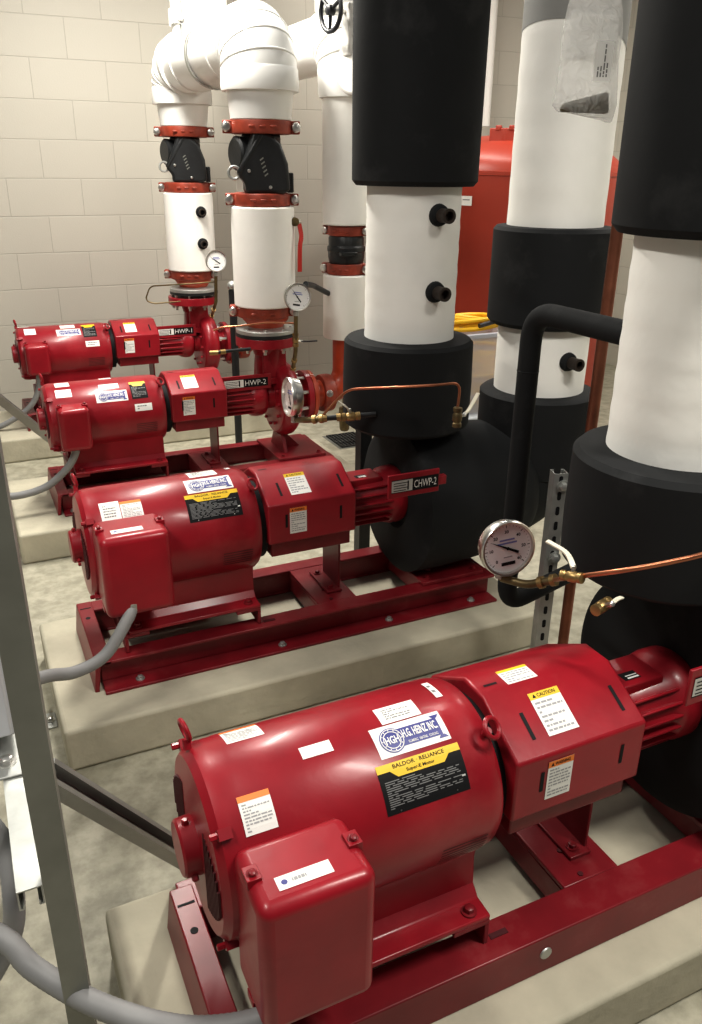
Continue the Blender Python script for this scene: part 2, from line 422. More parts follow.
# ------------------------------------------------------------------ pump unit
def pump(Y, R, a, label, hot, tagtext, labels, box, bar, seed, tube=False):
    """Y axis line in the room; a axis height above the pad; x stays the room's x"""
    rnd = random.Random(seed)
    OX = .92; off = (OX, 0, 0)
    hx = .05 if hot else 0
    root = thing('pump_unit', label, 'pump', (OX, Y, PADZ), 'red base-mounted pumps in a row')
    # --- base frame
    mb = MB(); f = 'frame_red'; X0, X1, T = (.27 if hot else .20), 1.635, .10
    for s in (-1, 1):
        y = lambda q: s*q
        def rail(q0, q1, z0, z1):
            mb.bx(X0+.02, X1, min(s*q0, s*q1), max(s*q0, s*q1), z0, z1, f)
        if tube: rail(.135, .216, 0, T-.001); continue
        rail(.135, .20, T-.012, T-.001); rail(.150, .162, .010, T-.012); rail(.150, .228, .0, .010)
    # sloped end channel
    mb.prism([(X0-.008, 0), (X0+.004, T), (X0+.052, T), (X0+.052, T-.012), (X0+.018, T-.012), (X0+.006, 0)], (0, -.20, 0), (1, 0, 0), (0, 0, 1), (0, 1, 0), .40, f)
    mb.bx(.955, 1.10, -.136, .136, T-.014, T-.002, f); mb.bx(.955, .967, -.136, .136, .02, T-.014, f); mb.bx(1.088, 1.10, -.136, .136, .02, T-.014, f)
    mb.bx(1.37, 1.633, -.136, .136, T-.014, T-.002, f); mb.bx(1.621, 1.633, -.136, .136, .01, T-.014, f); mb.bx(1.37, 1.382, -.136, .136, .02, T-.014, f)
    fr = mb.build('base_frame', root, off, bevel=.003)
    if tube:
        mb = MB(); mb.lathe([(.014, 0), (.013, .003), (0, .004)], (.85, -.216, .054), (0, -1, 0), 'galv', 18); mb.build('hole_plug', fr, off)
    else: bolts('anchor_bolt', fr, off, [((x, s*.195, .010), (0, 0, 1), .009, .012, 'galv', True) for x in (.33, .80, 1.20, 1.54) for s in (-1, 1)])
    mb = MB(); mb.cyl((X0+.026, .085, T-.004), (X0+.026, .085, T+.0006), .008, 'ink', 14); mb.build('bolt_hole', fr, off)
    mb = MB(); mb.bx(X0+.010, X0+.045, .150, .156, T-.004, T+.0006, 'ink'); mb.build('bolt_slot', fr, off)
    for y in (-.05, -.12): mb = MB(); mb.cyl((1.01, y, T-.004), (1.01, y, T+.0006), .006, 'red_dark', 10); mb.build('bolt_hole', fr, off)
    mb = MB(); mb.bx(.745, .785, -.176, -.164, T-.004, T+.0006, 'red_dark'); mb.build('bolt_slot', fr, off)
    # --- motor pedestals + motor feet
    H0 = a-R-.085
    for x0, x1 in ((.30+hx, .375+hx), (.655+hx, .735+hx)):
        mb = MB(); mb.bx(x0, x1, -.178, .178, H0, H0+.012, f); xv = x0 if x0 < .5 else x1-.010; mb.bx(xv, xv+.010, -.178, .178, T, H0, f)
        mb.build('motor_pedestal', root, off, bevel=.002)
    # --- motor
    mr0, mr1 = (.282, .803) if hot else (.228, .755)
    mb = MB()
    mb.lathe([(0, mr0-.004), (R*.62, mr0-.004), (R*.90, mr0), (R*.975, mr0+.012), (R, mr0+.030), (R, mr0+.060), (R*1.006, mr0+.062), (R*1.006, mr1-.072), (R, mr1-.07), (R, mr1-.035), (R*.975, mr1-.010), (R*.93, mr1), (R*.6, mr1+.004), (0, mr1+.004)], (0, 0, a), (1, 0, 0), 'red', 72)
    motor = mb.build('motor', root, off, sharp=28)
    mb = MB(); mb.lathe([(0, -.030), (.046, -.030), (.050, -.026), (.052, 0)], (mr0-.004, 0, a), (1, 0, 0), 'red', 28)
    mb.build('rear_bearing_cap', motor, off)
    bolts('cap_screw', motor, off, [((mr0-.018, .050*math.cos(q), a+.050*math.sin(q)), (0, math.cos(q), math.sin(q)), .006, .010, 'red', False) for q in (PI/2, PI*7/6, PI*11/6)])
    # vent slots in the rear bell
    for s in (-1, 1):
        mb = MB()
        for k in range(9):
            yy = s*(R*.40+k*R*.055); hh = math.sqrt(max(1e-4, (R*.88)**2-yy*yy))*.62
            mb.bx(mr0-.0052, mr0-.001, yy-R*.012, yy+R*.012, a-hh, a+hh, 'red_dark')
        mb.build('vent_slots', motor, off, smooth=False)
    # side louvres low on the front end
    def cylfn(x0, th0, Rl=R*1.006):
        # u along x, v upward round the shell from angle th0 (0 = top, + toward -y)
        def fn(u, v, h):
            t = th0-v/Rl; r = Rl+h
            return (x0+u, -r*math.sin(t), a+r*math.cos(t))
        return fn
    mb = MB(); fn = cylfn(.625+hx*.7, math.radians(122), R)
    for k in range(6): mb.patch(fn, 0, .095, .010+k*.0095, .0135+k*.0095, .0012, 'red_dark', 1, 1)
    mb.build('side_louvres', motor, off, smooth=False)
    # feet: rolled sheet skirt with flanges
    for s in (-1, 1):
        mb = MB(); pl = [(s*R*.70, a-R*.66), (s*.112, a-R*.86), (s*.116, H0+.046), (s*.135, H0+.026), (s*.178, H0+.024), (s*.178, H0+.012), (s*.085, H0+.012), (s*R*.35, a-R*.8)]
        mb.prism(pl, (.315+hx, 0, 0), (0, 1, 0), (0, 0, 1), (1, 0, 0), .42, 'red')
        mb.build('motor_foot', motor, off, bevel=.003)
    bolts('foot_bolt', motor, off, [((x, s*.156, H0+.025), (0, 0, 1), .010, .014, 'frame_red', True) for s in (-1, 1) for x in (.345+hx, .700+hx)])
    # rim bolts and lifting eyes
    for t in (45, 135, 225, 315):
        mb = MB(); q = math.radians(t); c = Vector((mr0+.018, R*1.0*math.sin(q), a+R*1.0*math.cos(q)))
        mb.box(c, (.022, .018, .018), 'red', Matrix.Rotation(-q, 3, 'X'))
        hexbolt(mb, c+Vector((-.011, 0, 0)), (-1, 0, 0), .006, .014, 'red', False)
        mb.build('rim_bolt', motor, off)
    for x, th, tilt in ((mr0+.010, -22, 0), (mr1-.012, 36, 0)):
        q = math.radians(th); d = Vector((0, -math.sin(q), math.cos(q))); c = Vector((x, 0, a))+d*(R+.030)
        mb = MB(); mb.torus(c, Vector((.96, .12, .2)) if th < 0 else Vector((.35, -.65, .65)), .018, .0048, 'red', 22, 8)
        mb.cyl(c-d*.034, c-d*.016, .0075, 'red', 10)
        mb.build('lifting_eye', motor, off)
    # terminal box
    bx0, bx1, by, bz0, bz1 = box
    mb = MB(); c = Vector(((bx0+bx1)/2, 0, 0))
    yb = -R*.80
    mb.bx(bx0, bx1, by, yb, bz0, bz1, 'red')
    tb = mb.build('terminal_box', motor, off, bevel=.021, seg=5, sharp=50)
    sy = by+(yb-by)*.42
    for x, z in ((bx0+.012, bz1-.002), (bx1-.012, bz1-.002), (bx0+.012, bz0+.002), (bx1-.012, bz0+.002)):
        up = 1 if z > (bz0+bz1)/2 else -1
        mb = MB(); mb.box((x, sy+.015, z), (.024, .030, .016), 'red')
        hexbolt(mb, (x, sy+.012, z+up*.007), (0, -.35, up), .0062, .009, 'frame_red')
        mb.build('cover_screw', motor, off, bevel=.003)
    # box sticker on its top
    ft = lambda u, v, h: (bx0+.040+u, sy-.030+v, bz1+h)
    if labels.get('boxtop'):
        mb = MB(); mb.patch(ft, 0, .088, 0, .026, .0008, 'paper', 1, 1); mb.disc(ft, .012, .013, .005, .0012, 'navy', 12)
        lines_block(mb, ft, .024, .055, .006, .020, 1, .0012, 'grey_ink', rnd)
        mb.build('label_sticker', motor, off, smooth=False)
    # motor stickers
    for kind, x0, x1, t0, t1 in labels['motor']:
        W = x1-x0; Rl = R*1.006; H = math.radians(t1-t0)*Rl; fn = cylfn(x0, math.radians(t1)); mb = MB()
        nm = 'label_sticker'
        if kind == 'hgh': art_hgh(mb, fn, W, H)
        elif kind == 'plate': art_plate(mb, fn, W, H, rnd, True); nm = 'nameplate'
        elif kind == 'plate_small': art_plate(mb, fn, W, H, rnd, False); nm = 'nameplate'
        elif kind == 'warn': art_warn(mb, fn, W, H, rnd, 'warn', 9)
        elif kind == 'lines': art_plain(mb, fn, W, H, rnd, 5)
        elif kind == 'one': art_plain(mb, fn, W, H, rnd, 2)
        else: art_plain(mb, fn, W, H, rnd, 0)
        mb.build(nm, motor, off, smooth=False)
    # --- coupling guard
    g0, g1 = (.828, 1.095) if hot else (.778, 1.085)
    P = [(-.034, .162), (-.155, .092), (-.155, -.042), (.155, -.042), (.155, .092), (.034, .162)]
    mb = MB(); mb.prism(P, (g0, 0, a), (0, 1, 0), (0, 0, 1), (1, 0, 0), g1-g0, 'red')
    g = mb.build('coupling_guard', root, off, bevel=.006, seg=3)
    mb = MB(); mb.bx(g0+.015, g1-.012, -.135, .135, a-.095, a-.040, 'frame_red'); mb.build('guard_hollow_shade', root, off, bevel=.004)  # darker box stands in for the shaded hollow under the guard
    mb = MB(); mb.lathe([(R*.80, 0), (R*.80, .03)], (mr1, 0, a), (1, 0, 0), 'ink', 40); mb.build('shaft_gap_shade', root, off)  # black disc stands in for the shade between motor and guard
    sl = Vector((0, -.121, -.070)); sn = Vector((0, -.070, .121)).normalized(); sd = sl.normalized()
    fs = lambda x0, d0: (lambda u, v, h: Vector((x0+u, -.034, a+.162))+sd*(d0-v)+sn*(h+.0003))
    fv = lambda x0, z0: (lambda u, v, h: (x0+u, -.1553-h, a+z0+v))
    ftop = lambda x0, y0: (lambda u, v, h: (x0+u, y0+v, a+.1623+h))
    for x in (.832+hx*.8, 1.045): mb = MB(); mb.patch(fs(x, .105), 0, .008, 0, .055, .0006, 'ink', 1, 1); mb.build('guard_slot', g, off, smooth=False)
    for x in (.835+hx*.8, 1.025): mb = MB(); mb.patch(fv(x, .012), 0, .008, 0, .045, .0006, 'ink', 1, 1); mb.build('guard_slot', g, off, smooth=False)
    mb = MB(); mb.patch(ftop(g0+.02, -.01), 0, .03, 0, .006, .0006, 'ink', 1, 1); mb.build('guard_slot', g, off, smooth=False)
    mb = MB(); art_warn(mb, fs(.868+hx*.6, .108), .070, .088, rnd, 'yellow', 7, 'CAUTION'); mb.build('caution_sticker', g, off, smooth=False)
    mb = MB(); art_warn(mb, fv(.850+hx*.6, -.012), .058, .088, rnd, 'warn', 9, 'WARNING'); mb.build('warning_sticker', g, off, smooth=False)
    if labels.get('guardtop'):
        mb = MB(); art_warn(mb, ftop(.845, -.022), .07, .045, rnd, 'yellow', 5); mb.build('caution_sticker', g, off, smooth=False)
    # guard bracket
    mb = MB(); mb.bx(1.060, 1.068, -.07, .07, T, a-.04, f); mb.bx(1.012, 1.068, -.085, .085, T, T+.008, f)
    gb = mb.build('guard_bracket', root, off, bevel=.002)
    bolts('bracket_bolt', gb, off, [((1.035, s*.060, T+.008), (0, 0, 1), .009, .012, f, True) for s in (-1, 1)])
    # --- bearing frame
    mb = MB()
    k = .95 if not hot else .92
    mb.lathe([(.070*k, 1.06), (.086*k, 1.12), (.092*k, 1.24), (.103*k, 1.255), (.108*k, 1.275), (.108*k, 1.305), (.098*k, 1.325), (.074*k, 1.335), (.074*k, 1.40)], (0, 0, a), (1, 0, 0), 'red', 40)
    for t in range(48, 150, 17):
        q = math.radians(t); d = Vector((0, -math.sin(q), math.cos(q)))
        mb.box(Vector((1.175, 0, a))+d*.094*k, (.165, .007, .022), 'red', Matrix.Rotation(q, 3, 'X'))
    mb.bx(1.10, 1.235, -.050*k, .050*k, a+.06*k, a+.094*k, 'red')
    mb.build('bearing_frame', root, off, bevel=.003)
    mb = MB(); fb = lambda u, v, h: (1.145+u, -.03+v, a+.0943*k+h)
    if not hot:
        mb.patch(fb, 0, .042, 0, .026, .0004, 'ink', 1, 1); mb.patch(fb, .010, .04, .003, .008, .0008, 'paper', 1, 1); mb.patch(fb, .010, .04, .012, .015, .0008, 'paper', 1, 1)
        mb.build('serial_plate', root, off, smooth=False)
    # --- equipment tag bar
    tx0, tx1, ty, tz, th = bar
    mb = MB(); mb.bx(tx0, tx1, ty, ty+.008, a+tz-th/2, a+tz+th/2, 'red')
    mb.bx(tx1-.03, tx1+.03, ty+.004, ty+.024, a+tz-.02, a+tz+.01, 'red')
    br = mb.build('tag_bar', root, off, bevel=.002)
    mb = MB(); lx0 = tx0+(tx1-tx0)*(.06 if not hot else .12); lx1 = tx1-(.004 if not hot else .018)
    W = lx1-lx0; Hh = th*.56; fb = lambda u, v, h: (lx0+u, ty-.0005-h, a+tz-Hh/2+v)
    mb.patch(fb, 0, W, 0, Hh, .0004, 'ink', 1, 1)
    mb.patch(fb, 0, W*.44, Hh*.06, Hh*.94, .0008, 'paper' if hot else 'silver', 1, 1)
    for i in range(4): mb.patch(fb, W*.04, W*(.30+.03*(i % 2)), Hh*(.14+.19*i), Hh*(.20+.19*i), .0012, 'ink', 1, 1)
    mb.patch(fb, W*.33, W*.36, Hh*.15, Hh*.85, .0012, 'ink', 1, 1)
    if tagtext: mb.text(fb, tagtext, W*.715, Hh*.5, Hh*.60, .0012, 'paper', width=W*.48)
    mb.build('tag_plate', br, off, smooth=False)
    # --- pedestal under the casing
    mb = MB(); mb.bx(1.345, 1.60, -.175, .175, T, T+.014, f)
    mb.prism([(-.10, 0), (.10, 0), (.04, .12), (-.04, .12)], (1.40, 0, T+.014), (0, 1, 0), (0, 0, 1), (1, 0, 0), .02, f)
    mb.prism([(0, 0), (.10, 0), (0, .10)], (1.42, -.01, T+.014), (1, 0, 0), (0, 0, 1), (0, 1, 0), .02, f)
    cp = mb.build('casing_pedestal', root, off, bevel=.002)
    bolts('pedestal_bolt', cp, off, [((x, -.150, T+.014), (0, 0, 1), .009, .012, f, True) for x in (1.375, 1.57)])
    if hot:
        # bare spiral casing
        mb = MB(); ac = a-.02; xc = 1.425
        mb.lathe([(.085, -.055), (.150, -.050), (.172, -.046), (.188, -.026), (.193, 0), (.188, .026), (.172, .046), (.140, .052), (.085, .060), (.078, .090)], (xc, 0, ac), (1, 0, 0), 'red', 56)
        mb.cyl((xc-.055, 0, ac+.12), (xc-.055, 0, ac+.275), .07, 'red', 24)
        mb.prism([(-.075, .10), (.10, .10), (.062, .262), (-.062, .262)], (xc-.11, 0, ac), (0, 1, 0), (0, 0, 1), (1, 0, 0), .12, 'red')
        vol = mb.build('casing', root, off, bevel=.006, sharp=40)
        bolts('casing_bolt', vol, off, [((xc-.054, .128*math.cos(2*PI*i/12), ac+.128*math.sin(2*PI*i/12)), (-1, 0, 0), .008, .014, 'red', False) for i in range(12)])
        mb = MB(); mb.lathe([(.06, 0), (.06, .028)], (1.345, 0, a), (1, 0, 0), 'iron', 24); mb.build('shaft_seal', root, off)
        # suction flange pair
        mb = MB(); mb.lathe([(.078, -.05), (.078, 0), (.128, 0), (.128, .028), (.075, .028)], (1.535, 0, ac), (1, 0, 0), 'red', 40)
        sf = mb.build('suction_flange', root, off, bevel=.002)
        for i in range(8):
            mb = MB(); q = 2*PI*(i+.5)/8; p = Vector((1.49, .108*math.cos(q), ac+.108*math.sin(q)))
            mb.cyl(p, p+Vector((.05, 0, 0)), .009, 'steel', 10); hexbolt(mb, p+Vector((.012, 0, 0)), (-1, 0, 0), .014, .018, 'steel', False)
            mb.build('flange_bolt', sf, off)
        mb = MB(); zt = .80-PADZ
        mb.lathe([(.062, -.05), (.075, 0), (.150, 0), (.150, .045), (.060, .045)], (1.355, 0, zt), (0, 0, 1), 'red', 40)
        df = mb.build('discharge_flange', root, off, bevel=.002)
        for i in range(8):
            mb = MB(); q = 2*PI*(i+.5)/8; p = Vector((1.355+.122*math.cos(q), .122*math.sin(q), zt-.03))
            mb.cyl(p, p+Vector((0, 0, .12)), .008, 'steel', 10); hexbolt(mb, p+Vector((0, 0, .03)), (0, 0, -1), .013, .016, 'steel', False)
            mb.build('flange_bolt', df, off)
    else:
        mb = MB(); mb.lathe([(.066, 0), (.066, .05)], (1.335, 0, a), (1, 0, 0), 'iron', 24); mb.build('shaft_seal', root, off)
    return root

A = .543-PADZ
chl = [('hgh', .535, .675, 13, 33), ('plate', .518, .682, 36, 64), ('lines', .565, .645, -2, 12), ('plain', .405, .462, 11, 19), ('warn', .298, .366, -30, -9), ('warn', .278, .332, 29, 50), ('one', .692, .706, -17, 3)]
chl2 = [('hgh', .546, .692, 9, 30), ('plate', .531, .698, 32, 62), ('lines', .572, .662, -19, 4), ('lines', .281, .338, 25, 48), ('warn', .340, .402, 27, 47), ('one', .700, .716, -22, -8)]
hwl = [('hgh', .497, .637, 38, 58), ('plate_small', .655, .728, 22, 57), ('plain', .520, .608, 21, 33), ('one', .660, .738, 66, 78), ('plain', .336, .398, 0, 17), ('plain', .329, .398, 25, 42), ('one', .535, .590, -14, 0), ]
hwl4 = [('hgh', .503, .640, 26, 45), ('plate_small', .651, .730, 12, 52), ('plain', .530, .615, 6, 22), ('one', .655, .735, 61, 74), ('plain', .326, .390, 14, 36), ('plain', .30, .36, -14, 0), ('one', .50, .55, -16, -6)]
pump(1.08, .168, A, 'red pump at the front of the row, beside the foot of the dark post', False, None,
     dict(motor=chl, boxtop=True, guardtop=True), (.250, .440, -.275, .385-PADZ, .648-PADZ), (1.125, 1.300, -.200, .185, .080), 1, True)
pump(2.39, .170, A, 'red pump second from the front with a black and white tag on its shaft housing', False, 'CHWP-2',
     dict(motor=chl2, boxtop=True, guardtop=False), (.245, .440, -.290, .425-PADZ, .675-PADZ), (1.130, 1.315, -.290, .150, .078), 2)
pump(3.84, .156, .540-PADZ, 'red pump third from the front with bare spiral casing and a side gauge', True, 'HWP-2',
     dict(motor=hwl, boxtop=False, guardtop=False), (.316, .448, -.245, .445-PADZ, .635-PADZ), (1.07, 1.345, -.085, .095, .075), 3)
pump(5.22, .154, .560-PADZ, 'red pump at the back of the row, beside the block wall', True, 'HWP-1',
     dict(motor=hwl4, boxtop=False, guardtop=False), (.306, .436, -.245, .475-PADZ, .650-PADZ), (1.07, 1.345, -.085, .085, .075), 4)

#@@PIPES<
# ------------------------------------------------------------------ piping
def coupling(parent, name, X, Y, z, R, h=.05, az=0, m='coupling', base=(0, 0, 0)):
    """two-piece grooved coupling with bolt lugs either side"""
    ob = Vector(base); mb = MB()
    mb.lathe([(R*.80, -h*.5), (R*.98, -h*.5), (R, -h*.36), (R, h*.36), (R*.98, h*.5), (R*.80, h*.5)], (X, Y, z), (0, 0, 1), m, 40)
    U = Vector((math.cos(az), math.sin(az), 0)); V = Vector((-U.y, U.x, 0)); RM = Matrix((U, V, (0, 0, 1))).transposed()
    for s in (-1, 1): mb.box(Vector((X, Y, z))+U*s*R*1.10, (R*.34, R*.46, h*.92), m, RM)
    for k in range(3): mb.box(Vector((X, Y, z))-V*R*1.0+U*(k-1)*R*.35, (R*.2, R*.06, h*.2), m, RM)
    o = mb.build(name, parent, ob, bevel=.007, seg=2)
    for s in (-1, 1):
        p = Vector((X, Y, z))+U*s*R*1.14-V*R*.22
        b = MB(); b.lathe([(h*.36, 0), (h*.38, .004), (h*.30, .012), (0, .016)], p, -V, 'steel', 14); b.build('coupling_bolt', o, ob)
    return o

def nipple(parent, X, Y, z, R, base, L=.055):
    mb = MB(); y0 = Y-R
    mb.lathe([(.030, .02), (.033, -.004), (.030, -.016), (.021, -.022)], (X, y0, z), (0, 1, 0), 'foam', 20)
    mb.lathe([(.0205, .02), (.0205, -L), (.0215, -L-.002), (.0215, -L-.012), (.014, -L-.012), (.014, -L+.01), (0, -L+.01)], (X, y0, z), (0, 1, 0), 'thread', 20)
    mb.build('drain_nipple', parent, base)

# ---- hot water pump discharges (bare flange, spool, canvas jacket, couplings)
def hot_discharge(X, Y, dz, label, nip):
    base = (X, Y, .845+dz); root = thing('pipe_riser', label, 'pipe', base, 'white jacketed risers over the two rear pumps')
    z = lambda q: q+dz
    mb = MB(); mb.lathe([(.150, 0), (.150, .014)], (X, Y, z(.847)), (0, 0, 1), 'iron', 40); mb.build('gasket_ring', root, base)
    mb = MB(); mb.lathe([(.075, 0), (.148, 0), (.148, .020), (.10, .024), (.08, .030)], (X, Y, z(.862)), (0, 0, 1), 'galv', 40)
    mb.build('pipe_flange', root, base, bevel=.002)
    mb = MB(); mb.lathe([(.082, 0), (.088, .02), (.112, .05), (.118, .12)], (X, Y, z(.875)), (0, 0, 1), 'orange', 36); mb.build('pipe_spool', root, base)
    coupling(root, 'pipe_coupling', X-.01, Y, z(.965), .128, .055, -.35, 'coupling', base)
    mb = MB(); R = .147
    mb.lathe([(.10, .99), (R-.006, .99), (R, .996), (R+.001, 1.2), (R, 1.434), (R-.006, 1.44), (.09, 1.44)], (X, Y, dz), (0, 0, 1), 'jacket', 64)
    mb.build('canvas_jacket', root, base)
    mb = MB(); mb.lathe([(.085, 1.43), (.085, 1.475)], (X, Y, dz), (0, 0, 1), 'iron', 32); mb.build('pipe_stub', root, base)
    coupling(root, 'pipe_coupling', X, Y, z(1.470), .132, .056, -.30, 'coupling', base)
    if nip:
        for q in (1.155, 1.335): nipple(root, X+.035, Y, z(q), R*.97, base, .03)
    return root
hot_discharge(1.355, 3.84, 0, 'white jacketed vertical pipe above the third pump, with a gauge at its foot', False)
hot_discharge(1.368, 5.22, .015, 'white jacketed vertical pipe with two black nipples, above the pump by the block wall', True)

def check_valve(X, Y, dz, label):
    base = (X, Y, 1.498+dz); root = thing('check_valve', label, 'valve', base, 'black swing check valves')
    c = math.cos(-.28); s_ = math.sin(-.28); U = Vector((c, s_, 0)); W = Vector((s_, -c, 0)); O = Vector(base)
    k = 1/895
    mb = MB(); mb.lathe([(.088, 0), (.088, .25)], O, (0, 0, 1), 'iron', 40)
    P = [((x-490)*k, (415-y)*k-.004) for x, y in ((455, 168), (520, 192), (562, 226), (590, 300), (598, 400), (570, 412), (418, 412), (415, 372), (385, 342), (430, 240))]
    mb.prism(P, O+W*.115, U, (0, 0, 1), -W, .20, 'iron')
    body = mb.build('valve_body', root, base, bevel=.016, seg=3, sharp=45)
    mb = MB(); pc = O+U*(-.098)+W*.03+Vector((0, 0, .165))
    mb.lathe([(0, -.03), (.060, -.024), (.070, -.01), (.072, .018), (.06, .028)], pc, -U+W*.5, 'iron', 28)
    mb.build('bonnet_cover', root, base)
    mb = MB(); mb.box(O+U*(-.055)+W*.10+Vector((0, 0, .165)), (.024, .035, .20), 'iron', Matrix((U, W, (0, 0, 1))).transposed() @ Matrix.Rotation(math.radians(33), 3, 'Y'))
    mb.build('hinge_flange', root, base, bevel=.008)
    mb = MB(); mb.torus(O+U*(-.128)+W*.075+Vector((0, 0, .085)), W, .026, .006, 'galv', 20, 6); mb.build('lifting_ring', root, base)
    mb = MB(); mb.box(O+U*.125+W*.03+Vector((0, 0, .045)), (.03, .06, .085), 'iron', Matrix((U, W, (0, 0, 1))).transposed()); mb.build('drain_boss', root, base, bevel=.006)
    for x, y in ((433, 328), (517, 388)):
        b = MB(); b.lathe([(.008, 0), (.007, .006), (0, .008)], O+U*((x-490)*k)+W*.115+Vector((0, 0, (412-y)*k)), W, 'steel', 10); b.build('body_bolt', root, base)
    # cast lettering strokes on the body face
    mb = MB(); fb = lambda u, v, h: O+U*(.006+u*.55-v*.30)+W*(.1152+h)+Vector((0, 0, .07+v+u*.4))
    for i in range(5): mb.patch(fb, 0, .028, i*.016, i*.016+.006, .0006, 'galv_dull', 1, 1)
    mb.build('cast_marks', root, base, smooth=False)
check_valve(1.358, 3.84, 0, 'black check valve under the bigger white elbow, over the third pump')
check_valve(1.370, 5.22, .015, 'black check valve under the smaller rear white elbow, over the pump by the wall')

def elbow_arc(c, d, R, seg=12):
    """points from straight up (c) bending by 90 degrees into horizontal direction d, bend radius R"""
    d = Vector(d); c = Vector(c); return [c+d*(R*(1-math.cos(t)))+Vector((0, 0, R*math.sin(t))) for t in [PI/2*i/seg for i in range(seg+1)]]
# ---- white header over the hot water discharges
base = (1.365, 4.5, 2.10); hdr = thing('header_pipe', 'white plastic-covered overhead pipe with two elbows dropping to the rear pumps', 'pipe', base)
for X, Y, dz, d in ((1.360, 3.84, 0, 1), (1.370, 5.22, .015, -1)):
    coupling(hdr, 'pipe_coupling', X, Y, 1.772+dz, .136, .058, -.30, 'coupling', base)
    mb = MB(); mb.lathe([(.10, 1.80), (.135, 1.80), (.150, 1.93), (.12, 1.93)], (X, Y, dz), (0, 0, 1), 'pvc', 48)
    mb.build('fitting_cover', hdr, base, bevel=.004)
    mb = MB(); R = .170
    mb.lathe([(.13, 1.915), (R, 1.915), (R+.003, 1.93), (R, 2.0), (R-.006, 2.01)], (X, Y, dz), (0, 0, 1), 'pvc', 48)
    pts = [Vector((X, Y, 1.96+dz))]+elbow_arc((X, Y, 1.985+dz), (0, d, 0), .13)+[Vector((X, Y+d*.17, 2.115+dz))]
    mb.tube(pts, .165, 'pvc', 48)
    for t in (.30, .62, .94, 1.26):
        p = Vector((X, Y, 1.985+dz))+Vector((0, d*.13*(1-math.cos(t)), .13*math.sin(t)))
        mb.torus(p, (0, d*math.sin(t), math.cos(t)), .1635, .006, 'pvc', 48, 8)
    mb.build('elbow_cover', hdr, base, sharp=40)
mb = MB(); mb.cyl((1.362, 4.0, 2.115), (1.37, 5.08, 2.128), .148, 'pvc', 48); mb.torus((1.364, 4.18, 2.117), (0, 1, 0), .146, .008, 'pvc', 48, 8); mb.torus((1.368, 4.86, 2.125), (0, 1, 0), .146, .008, 'pvc', 48, 8)
mb.build('straight_cover', hdr, base)
mb = MB(); mb.cyl((1.40, 4.88, 2.13), (1.40, 4.88, 3.2), .148, 'pvc', 48); mb.lathe([(.150, 0), (.160, 0), (.160, .07), (.150, .07)], (1.40, 4.88, 2.29), (0, 0, 1), 'pvc', 48); mb.build('branch_cover', hdr, base)
# strap hanger round the header
base = (1.364, 4.50, 2.12); hg = thing('pipe_hanger', 'galvanised clevis hanger and rod holding the white overhead pipe', 'pipe hanger', base)
mb = MB(); mb.lathe([(.152, -.016), (.157, -.016), (.157, .016), (.152, .016)], base, (0, 1, 0), 'galv', 48, caps=False); mb.build('strap', hg, base)
mb = MB(); mb.cyl((1.364, 4.5, 2.28), (1.364, 4.5, 3.3), .006, 'galv', 10); mb.build('threaded_rod', hg, base)
mb = MB(); mb.cyl((1.20, 4.5, 2.19), (1.20, 4.5, 3.3), .009, 'galv', 10); mb.build('threaded_rod', hg, base)
mb = MB(); hexbolt(mb, (1.196, 4.485, 2.26), (-.5, -1, 0), .014, .022, 'steel'); mb.build('hanger_bolt', hg, base)

